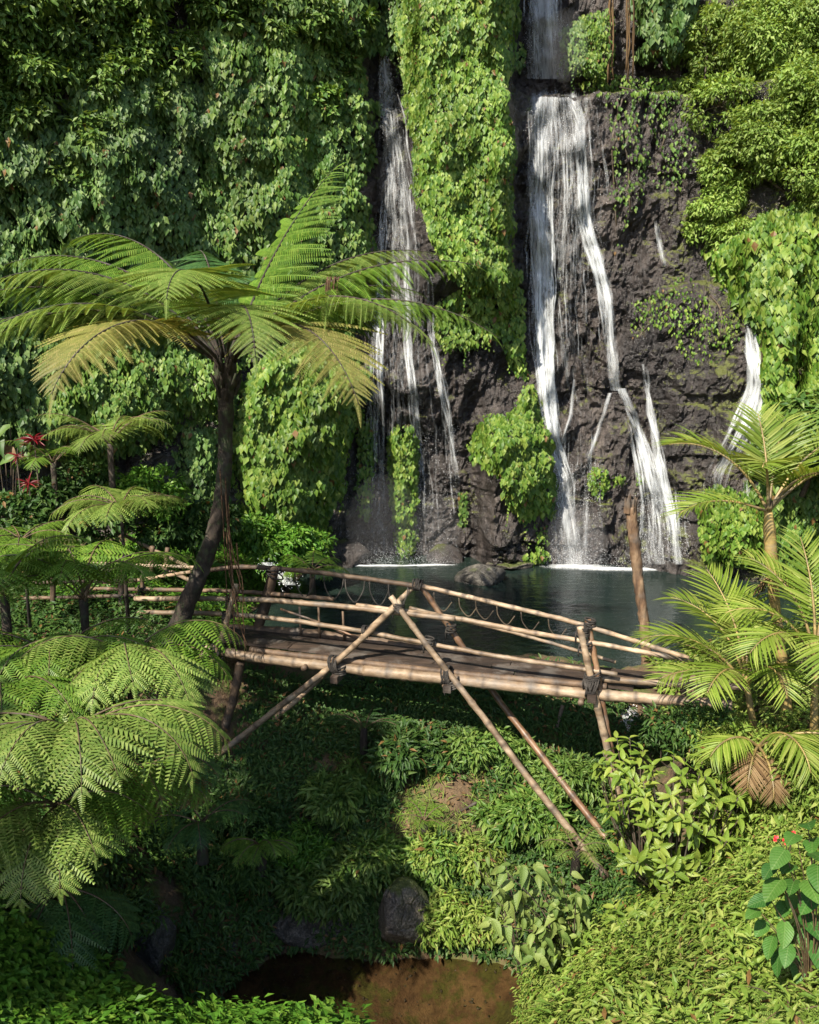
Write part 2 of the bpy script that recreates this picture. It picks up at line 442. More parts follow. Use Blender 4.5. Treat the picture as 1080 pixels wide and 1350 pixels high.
def fall_mat():
    """white water: opacity from streaks along the flow coordinate"""
    m, nt, out = new_mat('white_water')
    fl = nd(nt, 'ShaderNodeAttribute', attribute_name='flow'); al = nd(nt, 'ShaderNodeAttribute', attribute_name='dens')
    v = fl.outputs['Vector']
    n1 = noise(nt, 1.0, mapping(nt, v, (13, 1.1, 1)), 6, .72, .35); n2 = noise(nt, 1.0, mapping(nt, v, (60, 5, 1)), 4, .7)
    f = math_n(nt, 'ADD', math_n(nt, 'MULTIPLY', n1, .62), math_n(nt, 'MULTIPLY', n2, .38))
    lo = math_n(nt, 'SUBTRACT', .66, math_n(nt, 'MULTIPLY', al.outputs['Fac'], .40))
    a = math_n(nt, 'DIVIDE', math_n(nt, 'SUBTRACT', f, lo), .52)
    n = nd(nt, 'ShaderNodeClamp'); L(nt, a, n.inputs[0]); n.inputs[2].default_value = .86
    d = nd(nt, 'ShaderNodeBsdfDiffuse'); d.inputs[0].default_value = (.8, .83, .85, 1)
    t2 = nd(nt, 'ShaderNodeBsdfTranslucent'); t2.inputs[0].default_value = (.8, .83, .85, 1)
    m1 = nd(nt, 'ShaderNodeMixShader'); m1.inputs[0].default_value = .3
    L(nt, d.outputs[0], m1.inputs[1]); L(nt, t2.outputs[0], m1.inputs[2])
    tr = nd(nt, 'ShaderNodeBsdfTransparent')
    mx = nd(nt, 'ShaderNodeMixShader'); L(nt, n.outputs[0], mx.inputs[0])
    L(nt, tr.outputs[0], mx.inputs[1]); L(nt, m1.outputs[0], mx.inputs[2]); L(nt, mx.outputs[0], out.inputs[0])
    return m
M['white_water'] = fall_mat()
def plain(name, col, rough=.6):
    m, nt, out = new_mat(name)
    p = nd(nt, 'ShaderNodeBsdfPrincipled')
    L(nt, mixc(nt, 1.0, col, ramp(nt, noise(nt, 20, position(nt), 4), [(.3, .8), (.7, 1.15)]), 'MULTIPLY'), p.inputs['Base Color'])
    p.inputs['Roughness'].default_value = rough; L(nt, p.outputs[0], out.inputs[0])
    return m
M['droplet'] = plain('droplet', (.8, .82, .84), .4)
M['petal'] = plain('petal', (.55, .02, .03), .5)
M['path'] = plain('path', (.2, .16, .11), .9)
# ================================================================== SETTING
# ------------------------------------------------------------------ cliff
BX = [-60, -30, -16, -11, -8, -6, -4, -2.2, -1, 0, 2, 3, 5, 6.6, 8, 10, 13, 18, 30, 60]
BY = [-30, 0, 14.2, 16.2, 17.6, 18.8, 20.2, 21.2, 21.7, 21.6, 21.2, 21.7, 21.5, 21.3, 20.6, 19.2, 17, 13, 0, -30]
def cliff_fn(x, z):
    y = np.interp(x, BX, BY)
    y = y + .055 * z
    y = y - .9 * sstep(-.15, .5, x) * (1 - sstep(2.05, 2.6, x)) * sstep(5.9, 6.9, z)        # vine buttress between the falls
    y = y + .7 * sstep(-1.15, -.7, x) * (1 - sstep(-.2, .15, x)) * sstep(4.5, 7, z)         # gully of the left fall
    y = y + 2.4 * sstep(11.05, 11.45, z) * sstep(2.2, 2.9, x)                               # ledge
    y = y - .55 * np.exp(-((x - 4.9) / .9) ** 2 - ((z - 2.6) / 1.9) ** 2)                   # bulge where the water splits
    y = y - .5 * np.exp(-((x - 2.6) / .8) ** 2 - ((z - 2.2) / 1.6) ** 2)
    y = y - .7 * sstep(5.6, 6.4, x) * (1 - sstep(8.0, 8.8, x)) * (1 - sstep(6.2, 7.6, z))   # shoulder on the right
    y = y + 1.0 * sstep(-1.9, -1.3, x) * (1 - sstep(1.5, 2.1, x)) * (1 - sstep(2.6, 4.6, z)) # hollow behind the left fall
    w = fbm(x * .8, z * .8, 91, 2)
    y = y + (fbm(x * .55 + w, z * .33, 3, 3) - .5) * 1.1
    rdg = np.abs(fbm(x * 1.7 + w * 2, z * .75, 31, 4) - .5) * 2
    y = y + (rdg - .3) * .5
    y = y + (np.abs(fbm(x * 4.2, z * 2.6 + w * 3, 57, 3) - .5) - .2) * .42 + (np.abs(fbm(x * 9, z * 6.5, 157, 2) - .5) - .2) * .16
    st = vnoise(x * .9, z * 2.2 + w * 2, 77)
    y = y + (sstep(.45, .55, st) - .5) * .14
    bl = fbm(x * 2.6 + w * 1.5, z * 1.5, 131, 3) * 9
    y = y + (np.floor(bl) + sstep(.6, 1, bl - np.floor(bl)) - 4.5) * .055          # broken ledges
    y = y + (vnoise(x * 17, z * 12, 211) - .5) * .05 + (vnoise(x * 31, z * 23, 223) - .5) * .03
    return y
gx = np.concatenate([np.linspace(-60, -14, 40)[:-1], np.linspace(-14, -2.2, 150)[:-1], np.linspace(-2.2, 8.6, 350)[:-1], np.linspace(8.6, 14, 70), np.linspace(14, 60, 40)[1:]])
gz = np.concatenate([np.linspace(-2.5, -.3, 14)[:-1], np.linspace(-.3, 12.8, 400)[:-1], np.linspace(12.8, 15, 30), np.linspace(15, 22, 30)[1:]])
GX, GZ = np.meshgrid(gx, gz)
GY = cliff_fn(GX, GZ)
ux = np.linspace(-14, 14, 561); uz = np.linspace(-2.5, 17.5, 401)
UY = cliff_fn(*np.meshgrid(ux, uz))
def cliff_y(x, z):
    fx = np.clip((x + 14) / .05, 0, 559.99); fz = np.clip((z + 2.5) / .05, 0, 399.99)
    i = fx.astype(int); k = fz.astype(int); a = fx - i; b = fz - k
    return (UY[k, i] * (1 - a) + UY[k, i + 1] * a) * (1 - b) + (UY[k + 1, i] * (1 - a) + UY[k + 1, i + 1] * a) * b
def hit(px, py):
    """where the line of sight of a photo pixel meets the cliff (ray parameter and point)"""
    d = rays(px, py)
    lo = np.full(d.shape[:-1], 13.0); done = np.zeros(lo.shape, bool); t = np.full(lo.shape, 25.0)
    for s in np.arange(13.0, 30, .15):
        p = CAM + d * (s / d[..., 1])[..., None]
        h = (~done) & (p[..., 1] >= cliff_y(p[..., 0], p[..., 2]))
        t[h] = s; done |= h
    a = t - .15; b = t.copy()
    for _ in range(6):
        m = (a + b) / 2
        p = CAM + d * (m / d[..., 1])[..., None]
        ins = p[..., 1] >= cliff_y(p[..., 0], p[..., 2])
        b = np.where(ins, m, b); a = np.where(ins, a, m)
    return d / d[..., 1:2], (a + b) / 2
nx, nz = len(gx), len(gz)
CV = np.stack([GX, GY, GZ], -1).reshape(-1, 3)
top = np.stack([gx, GY[-1] + 25, np.full(nx, 26.0)], -1)
CV = np.concatenate([CV, top])
ii, kk = np.meshgrid(np.arange(nx - 1), np.arange(nz))
q = (kk * nx + ii).ravel()
structure('cliff', CV, np.stack([q, q + 1, q + nx + 1, q + nx], -1), M['rock'], smooth=False)

# ------------------------------------------------------------------ ground
CTRL = np.array([
 (-12,17,2.2),(-8,17,1.4),(-8,14,1.3),(-5.5,15,1.15),(-5,13,1.1),(-12,12,2.2),(-12,6,2.2),(-7,10,1.0),(-6,7,.8),(-4.6,11.5,.6),
 (-4.3,9.5,.1),(-4.2,8,0),(-3.6,12.7,.85),(-3.2,11.4,-1.4),(-2.6,12.3,-1.15),(-3.0,12.0,-1.3),(-3.4,9.2,-.9),(-4,17.5,.5),(-3.6,20,.6),(-3.2,14.6,.5),
 (-1,15.5,-.8),(-1,18,-1),(-1,20.5,-.8),(3,15.5,-.8),(3,18,-1.2),(3,21,-.8),(7,16,-.7),(8,19.5,-.8),
 (-2,13.6,.12),(0,13.5,.14),(2,13.4,.14),(3,13.5,.12),(3.6,13.4,-.12),(4.5,13.3,.35),
 (6,13.5,.7),(9,14.5,.9),(11,18,1.5),(14,14,2.2),(4.6,11,.6),(4.3,10,.3),(7,10,1),(12,8,2.2),(3.2,9.5,-1),(2.8,11,-1.25),(3.4,12.4,-1.0),
 (2.5,8,-.7),(3,6.6,-.1),(4.5,7,.4),(5,4,.6),(1.4,7.5,-1.1),(1.5,8.8,-1.9),
 (-2,12.6,-.85),(-2.2,12.0,-1.2),(0,12.6,-.6),(1.5,12.5,-.5),(-1.5,11.5,-1.5),(.5,11.3,-1.0),(-2.5,10.6,-1.5),(-.5,10.75,-1.75),(1,10.75,-1.75),(2,10.3,-1.8),
 (-1.8,9.7,-2.6),(-.3,9.5,-2.6),(1,9.5,-2.75),(-.5,8.7,-2.55),(.8,8.5,-2.8),(-2,8.8,-2.6),
 (-2.4,7.4,-1.0),(-1,7.2,-1.05),(.3,7.6,-1.75),(-1.2,7.9,-1.6),(-2.6,8.2,-1.6),(0,4,-.5),(-5,3,.5),(0,-2,1),(0,-10,1.5),(-12,-5,2.2),(12,-5,2.2),(10,2,1.5)], float)
def _tps():
    P = CTRL[:, :2]; n = len(P)
    r = np.linalg.norm(P[:, None] - P[None], axis=-1)
    K = np.where(r > 0, r * r * np.log(np.maximum(r, 1e-9)), 0) + np.eye(n) * .02
    A = np.zeros((n + 3, n + 3)); A[:n, :n] = K
    A[:n, n] = 1; A[:n, n + 1:] = P; A[n, :n] = 1; A[n + 1:, :n] = P.T
    return np.linalg.solve(A, np.concatenate([CTRL[:, 2], [0, 0, 0]]))
TW = _tps()
def _ground_raw(x, y):
    x = np.asarray(x, float); y = np.asarray(y, float)
    xs = np.clip(x, -13, 14); ys = np.clip(y, -10, 21.5)
    s = TW[-3] + TW[-2] * xs + TW[-1] * ys
    for (a, b, _), w in zip(CTRL, TW):
        r2 = (xs - a) ** 2 + (ys - b) ** 2
        s = s + w * r2 * .5 * np.log(np.maximum(r2, 1e-12))
    s = s + (fbm(x * 1.3, y * 1.3, 5, 4) - .5) * .32 + (fbm(x * 6, y * 6, 15, 3) - .5) * .08
    return s
_tx = np.arange(-14, 14.001, .07); _ty = np.arange(-4, 22.8, .07)
_TZ = _ground_raw(*np.meshgrid(_tx, _ty))
def ground_z(x, y):
    fx = np.clip((np.asarray(x, float) + 14) / .07, 0, len(_tx) - 1.01); fy = np.clip((np.asarray(y, float) + 4) / .07, 0, len(_ty) - 1.01)
    i = fx.astype(int); k = fy.astype(int); a = fx - i; b = fy - k
    return (_TZ[k, i] * (1 - a) + _TZ[k, i + 1] * a) * (1 - b) + (_TZ[k + 1, i] * (1 - a) + _TZ[k + 1, i + 1] * a) * b
def ground_n(x, y):
    e = .1
    return norm(np.stack([(ground_z(x - e, y) - ground_z(x + e, y)) / (2 * e), (ground_z(x, y - e) - ground_z(x, y + e)) / (2 * e), np.ones_like(x)], -1))
hx = np.concatenate([np.linspace(-80, -14, 30)[:-1], _tx, np.linspace(_tx[-1], 80, 30)[1:]])
hy = np.concatenate([np.linspace(-80, -4, 30)[:-1], _ty, np.linspace(_ty[-1], 60, 20)[1:]])
HX, HY = np.meshgrid(hx, hy)
HZ = _ground_raw(HX, HY)
ii, kk = np.meshgrid(np.arange(len(hx) - 1), np.arange(len(hy) - 1)); q = (kk * len(hx) + ii).ravel(); n_ = len(hx)
structure('ground', np.stack([HX, HY, HZ], -1).reshape(-1, 3), np.stack([q, q + 1, q + n_ + 1, q + n_], -1), M['soil'])
def hit_ground(px, py):
    d = rays(px, py); d = d / d[..., 1:2]
    t = np.full(d.shape[:-1], np.nan); done = np.zeros(t.shape, bool)
    for s in np.arange(4.0, 24, .05):
        p = CAM + d * s
        h = (~done) & (p[..., 2] <= ground_z(p[..., 0], p[..., 1]))
        t[h] = s; done |= h
    return CAM + d * t[..., None], done

# ------------------------------------------------------------------ water sheets
def sheet(name, x0, x1, y0, y1, z, mat, step=.5):
    xs = np.arange(x0, x1 + .01, step); ys = np.arange(y0, y1 + .01, step)
    X, Y = np.meshgrid(xs, ys); n = len(xs)
    i, k = np.meshgrid(np.arange(n - 1), np.arange(len(ys) - 1)); q = (k * n + i).ravel()
    return structure(name, np.stack([X, Y, np.full(X.shape, z)], -1).reshape(-1, 3), np.stack([q, q + 1, q + n + 1, q + n], -1), mat)
sheet('pool_water', -5, 12, 13.35, 23.5, 0, M['pool'])
sheet('stream_water', -4.5, 3.4, 7.6, 11.4, -2.36, M['stream'])

# ------------------------------------------------------------------ waterfalls
def ribbon(path, across=7, off=.05, step=6.0, wob=0.0, seed=0, dens_end=1.0):
    """path: (px, py, width_px, density). A sheet of water lying on the rock."""
    p = np.array(path, float)
    seg = np.concatenate([[0], np.cumsum(np.hypot(*np.diff(p[:, :2], axis=0).T))])
    n = max(3, int(seg[-1] / step)); s = np.linspace(0, seg[-1], n)
    cx = np.interp(s, seg, p[:, 0]); cyy = np.interp(s, seg, p[:, 1]); w = np.interp(s, seg, p[:, 2]); de = np.interp(s, seg, p[:, 3])
    cx = cx + (fbm(s * .02, s * 0 + seed * 3.3, seed, 3) - .5) * 2 * wob
    u = np.linspace(-.5, .5, across)
    PX = cx[:, None] + u[None] * w[:, None]; PY = np.repeat(cyy[:, None], across, 1)
    d, t = hit(PX, PY)
    from_edge = 1 - np.abs(u) * 2
    t = np.minimum(t, np.repeat(np.convolve(np.pad(t[:, across // 2], 3, 'edge'), np.ones(7) / 7, 'valid')[:, None], across, 1) + .05)
    t = t - off - .04 * from_edge[None]
    V = CAM + d * t[..., None]
    flow = np.stack([u[None] * w[:, None] * .0185 + seed * 1.7, np.repeat((s * .0185)[:, None], across, 1), np.full(PX.shape, seed * 2.3)], -1)
    dens = de[:, None] * (.25 + .75 * np.sqrt(from_edge))[None] * (.8 + .5 * fbm(PX * .12 + seed, PY * .012, seed, 3))
    k, i = np.meshgrid(np.arange(n - 1), np.arange(across - 1), indexing='ij'); q = (k * across + i).ravel()
    return V.reshape(-1, 3), np.stack([q, q + across, q + across + 1, q + 1], -1), {'flow': ('FLOAT_VECTOR', flow.reshape(-1, 3)), 'dens': ('FLOAT', dens.ravel())}
def strand(parent, path, name='water_strand', **kw):
    V, Fc, at_ = ribbon(path, **kw)
    return part(name, V, Fc, M['white_water'], parent, True, attrs=at_)
def foam(parent, px, py, wx, wy, n=260, z=.012, dens=1.0):
    n = n * 3
    d = rays(px, py); t = (CAM[2] - z) / -d[2]; c = CAM + d * t
    rings, sect = 8, 40
    V = [[c[0], c[1], z]]; dn = [dens]; fl = [[c[0] * .4, c[1] * .1, 0]]
    for r in range(1, rings + 1):
        for a in range(sect):
            th = a / sect * 2 * math.pi; rr = r / rings * (1 + .35 * (vnoise(th * 2 + px, r * .4, 3) - .5))
            x, y = c[0] + math.cos(th) * wx * rr, c[1] + math.sin(th) * wy * rr
            V.append([x, y, z + .03 * (1 - r / rings)]); dn.append(1.7 * dens * max(0, 1 - (r / rings) ** 1.8)); fl.append([x * .35, y * 3.0, 0])
    Fc3 = [[0, 1 + a, 1 + (a + 1) % sect] for a in range(sect)]; Fc4 = []
    for r in range(rings - 1):
        for a in range(sect):
            b = (a + 1) % sect; Fc4.append([1 + r * sect + a, 1 + (r + 1) * sect + a, 1 + (r + 1) * sect + b, 1 + r * sect + b])
    part('foam', V, [np.array(Fc3), np.array(Fc4)], M['white_water'], parent, True, attrs={'flow': ('FLOAT_VECTOR', np.array(fl)), 'dens': ('FLOAT', np.array(dn))})
    P = np.stack([c[0] + RNG.normal(size=n) * wx * .4, c[1] + RNG.normal(size=n) * wy * .25, np.abs(RNG.normal(size=n)) * .28 + .02], -1)
    part('spray', *scatter(TETRA, P, norm(rnd(n)), norm(rnd(n)), RNG.random(n) ** 2 * .006 + .002), M['droplet'], parent, kind='stuff')
TETRA = (np.array([[1, 0, 0], [-.4, .9, 0], [-.4, -.9, 0], [0, 0, 1.2]], float), [np.array([[0, 2, 1], [0, 1, 3], [1, 2, 3], [2, 0, 3]])])
def spray_along(parent, px0, px1, py0, py1, n):
    n = int(n * 2.5)
    px = RNG.uniform(px0, px1, n); py = RNG.uniform(py0, py1, n)
    d, t = hit(px, py); P = CAM + d * (t - RNG.random(n) * .35 - .05)[:, None]
    part('spray', *scatter(TETRA, P, norm(rnd(n)), norm(rnd(n)), RNG.random(n) ** 3 * .007 + .002), M['droplet'], parent, kind='stuff')

def mist(parent, px, py, Y, r, dens):
    c = at(px, py, Y); th = np.linspace(0, math.pi, 14); ph = np.arange(24) / 24 * 2 * math.pi
    TH, PH = np.meshgrid(th, ph, indexing='ij')
    V = np.stack([np.sin(TH) * np.cos(PH) * r[0], np.sin(TH) * np.sin(PH) * r[1], np.cos(TH) * r[2]], -1).reshape(-1, 3) + c
    V[:, 2] = np.maximum(V[:, 2], .03)
    Q = np.array([[i * 24 + j, (i + 1) * 24 + j, (i + 1) * 24 + (j + 1) % 24, i * 24 + (j + 1) % 24] for i in range(13) for j in range(24)])
    k = 'mist_%.2f' % dens
    if k not in M:
        m, nt, out = new_mat('mist'); v = nd(nt, 'ShaderNodeVolumePrincipled'); v.inputs['Color'].default_value = (.95, .96, .98, 1)
        v.inputs['Density'].default_value = dens; L(nt, v.outputs[0], out.inputs['Volume']); M[k] = m
    part('mist', V, Q, M[k], parent, True, kind='stuff')
def base_at(px, py):
    d, t = hit(np.array([px], float), np.array([py], float)); return (CAM + d * t[:, None])[0]
def bundle(parent, path, n, seed=0, w=(2.5, 6.5), dens=(.6, 1.15), frac=(.35, .9), off=.08, across=4, wob=5):
    """many thin threads of water running inside a wider path, one part"""
    p = np.array(path, float)
    sg = np.concatenate([[0], np.cumsum(np.hypot(*np.diff(p[:, :2], axis=0).T))])
    items, fl, dn = [], [], []
    g = np.random.default_rng(seed + 500)
    for k in range(n):
        f = g.uniform(*frac); a = g.uniform(0, 1 - f) * sg[-1]; b = a + f * sg[-1]
        s_ = np.linspace(a, b, 7); u = np.clip(g.normal() * .3, -.5, .5)
        cx = np.interp(s_, sg, p[:, 0]) + u * np.interp(s_, sg, p[:, 2]); cy_ = np.interp(s_, sg, p[:, 1])
        dd = g.uniform(*dens) * np.interp(s_, sg, p[:, 3]); prof = np.array([.35, .8, 1, 1, 1, .8, .3]); ww = g.uniform(*w)
        V, Fc, at_ = ribbon([(x, y, ww * (.7 + .5 * q), d_ * q) for x, y, d_, q in zip(cx, cy_, dd, prof)], across=across, off=off + g.uniform(0, .05), seed=seed + k, wob=wob, step=8)
        items.append((V, Fc)); fl.append(at_['flow'][1]); dn.append(at_['dens'][1])
    V, Fc = join(items)
    part('water_threads', V, Fc, M['white_water'], parent, True, kind='stuff', attrs={'flow': ('FLOAT_VECTOR', np.concatenate(fl)), 'dens': ('FLOAT', np.concatenate(dn))})
wf = thing('waterfall', 'upper white fall dropping onto the ledge at the top of the rock face', 'waterfall', base_at(715, 96))
pth = [(714, -130, 40, .9), (715, -20, 44, .9), (718, 60, 50, .85), (720, 104, 56, .9)]
strand(wf, [(a, b, c, d * 1.1) for a, b, c, d in pth], seed=1, off=.12, across=13); bundle(wf, pth, 16, 3, off=.16)
spray_along(wf, 690, 750, 20, 100, 500)

wf = thing('waterfall', 'tall central waterfall spreading as a veil then parting into two white strands', 'waterfall', base_at(750, 740))
veil = [(740, 117, 88, .12), (741, 128, 90, .65), (744, 160, 98, .6), (748, 240, 106, .52), (746, 330, 104, .45), (746, 400, 96, .38), (752, 500, 90, .28), (760, 620, 90, .2)]
strand(wf, [(a, b, c, d * 1.0) for a, b, c, d in veil], across=25, seed=11, off=.14, name='water_veil')
bundle(wf, [(a, b, c, 1.0) for a, b, c, d in veil[:6]], 60, 20, off=.12, frac=(.15, .5), dens=(.35, .85), w=(1.8, 4.5))
left = [(716, 116, 44, .2), (716, 128, 44, .95), (714, 180, 42, .95), (711, 260, 38, .95), (714, 340, 34, 1.0), (714, 420, 32, 1.0), (718, 500, 26, 1.0), (726, 570, 22, 1.0), (738, 612, 24, .95), (748, 670, 32, .9), (756, 744, 44, .85)]
strand(wf, [(a, b, c, d * (.78 if b < 300 else .95)) for a, b, c, d in left], seed=12, wob=4, off=.1, across=11); bundle(wf, left, 34, 90, off=.13, dens=(.5, 1.1), w=(2, 5))
right = [(752, 116, 34, .15), (754, 128, 34, .75), (765, 160, 28, .8), (768, 230, 24, .85), (772, 300, 24, .95), (786, 340, 24, 1.0), (800, 385, 22, 1.0), (805, 450, 18, 1.05), (813, 515, 18, 1.1)]
strand(wf, [(a, b, c, d * .82) for a, b, c, d in right], seed=14, wob=3, off=.1, across=9); bundle(wf, right, 22, 150, off=.13, dens=(.5, 1.15), w=(2, 5))
r2 = [(818, 512, 14, 1.1), (838, 560, 18, .95), (852, 610, 26, .9), (862, 660, 34, .8), (868, 744, 46, .7)]
strand(wf, [(a, b, c, d * .72) for a, b, c, d in r2], seed=16, wob=3, off=.1, across=9); bundle(wf, r2, 30, 200, off=.13)
r3 = [(847, 480, 6, .8), (858, 545, 8, .95), (868, 600, 10, 1.0), (876, 645, 13, 1.05), (886, 680, 14, 1.1), (893, 744, 16, 1.0)]
strand(wf, [(a, b, c, d * .75) for a, b, c, d in r3], seed=17, wob=2, off=.1); bundle(wf, r3, 12, 240, off=.13)
strand(wf, [(806, 518, 6, .9), (790, 560, 8, .8), (776, 600, 9, .75), (773, 744, 12, .5)], seed=18, wob=3, off=.1)
strand(wf, [(758, 500, 5, .6), (752, 550, 6, .85), (740, 585, 7, .7)], seed=19, wob=2, off=.1)
bundle(wf, [(752, 330, 60, 1), (756, 430, 60, .9), (765, 520, 60, .7)], 22, 270, w=(2, 3.5), dens=(.4, .9), frac=(.2, .5))
bundle(wf, [(770, 560, 50, .8), (766, 650, 60, .8), (765, 744, 70, .7)], 18, 300, w=(2, 4), dens=(.4, .9), frac=(.25, .6))
bundle(wf, [(868, 610, 50, .9), (872, 680, 60, .9), (876, 744, 70, .8)], 26, 330, w=(2, 4), dens=(.4, 1.0), frac=(.3, .8))
for px, py, a, b, n in [(758, 747, 1.0, .38, 600), (800, 750, 1.0, .25, 200), (882, 749, 1.0, .36, 420), (845, 751, .8, .22, 150)]: foam(wf, px, py, a, b, n)
mist(wf, 760, 715, 20.6, (.75, .5, .95), .09); mist(wf, 872, 720, 20.6, (.8, .45, .7), .08); mist(wf, 745, 60, 22.3, (.55, .5, .8), .06)
spray_along(wf, 725, 795, 610, 742, 1600); spray_along(wf, 690, 800, 110, 330, 900); spray_along(wf, 835, 910, 650, 742, 1300)

wf = thing('waterfall', 'thin shaded waterfall in the gully left of the vine buttress', 'waterfall', base_at(540, 740))
lv = [(506, 70, 14, .8), (508, 100, 20, .85), (515, 150, 32, .65), (522, 240, 50, .6), (526, 330, 68, .5), (530, 420, 88, .42), (538, 520, 108, .38), (545, 640, 122, .36), (548, 742, 128, .34)]
strand(wf, [(a, b, c, d * 1.0) for a, b, c, d in lv], across=21, seed=60, off=.2, name='water_veil')
bundle(wf, [(a, b, c, 1.0) for a, b, c, d in lv], 80, 400, off=.17, frac=(.12, .4), dens=(.3, .75), w=(1.8, 4))
for k, pth in enumerate([[(512, 215, 10, .8), (506, 300, 13, .95), (500, 400, 13, .95), (498, 480, 13, .9), (502, 560, 18, .75), (503, 742, 30, .7)],
                         [(527, 220, 9, .8), (535, 290, 9, .9), (536, 380, 8, .8), (538, 470, 10, .9), (548, 550, 12, .8), (556, 640, 16, .6), (560, 742, 24, .55)],
                         [(566, 350, 6, .7), (567, 440, 7, .85), (578, 500, 9, .9), (590, 560, 10, .8), (598, 640, 14, .5), (600, 740, 18, .45)],
                         [(490, 420, 8, .6), (492, 520, 12, .8), (488, 640, 20, .6), (490, 742, 28, .55)]]):
    strand(wf, [(a, b, c, d * .6) for a, b, c, d in pth], seed=61 + k, wob=4, across=5, off=.19); bundle(wf, pth, 10, 600 + 20 * k, off=.19, w=(2, 4.5))
for px, py, a, b, n in [(470, 746, .5, .1, 100), (505, 746, .85, .14, 350), (572, 745, .7, .12, 260), (545, 746, .5, .08, 100)]: foam(wf, px, py, a, b, n)
mist(wf, 505, 690, 20.7, (.9, .5, 1.2), .05); mist(wf, 575, 700, 20.8, (.6, .4, .9), .05)
spray_along(wf, 440, 520, 600, 742, 900); spray_along(wf, 500, 560, 100, 300, 500); spray_along(wf, 550, 605, 560, 742, 700)

wf = thing('waterfall', 'short bright trickle high on the right of the mossy rock', 'waterfall', base_at(876, 346))
strand(wf, [(864, 285, 6, .2), (866, 296, 8, .7), (869, 318, 9, .9), (874, 340, 9, .75), (878, 356, 9, .25)], seed=90, across=7, off=.09)
wf = thing('waterfall', 'narrow waterfall beside the green slope on the right, behind the palm', 'waterfall', base_at(940, 650))
strand(wf, [(940, 366, 5, .3), (975, 400, 8, .7), (988, 425, 12, .8), (993, 470, 15, .8), (1000, 505, 17, .75), (990, 545, 28, .6), (970, 585, 26, .55), (945, 625, 22, .5), (938, 660, 20, .35)], seed=91, wob=3, off=.12)
bundle(wf, [(975, 400, 9, 1.0), (988, 425, 14, 1.1), (993, 470, 18, 1.1), (1000, 505, 22, 1.1), (990, 545, 34, 1), (970, 585, 34, .9), (945, 625, 30, .8), (938, 660, 30, .7)], 30, 700, off=.14)
strand(wf, [(1002, 500, 10, .9), (1003, 540, 12, .9), (990, 600, 14, .7)], seed=92, wob=3, across=5)
strand(wf, [(988, 620, 30, .5), (990, 680, 40, .5), (994, 750, 50, .4)], seed=93)
foam(wf, 965, 757, 1.3, .3, 300, dens=.85); foam(wf, 930, 750, .8, .18, 120, dens=.7)

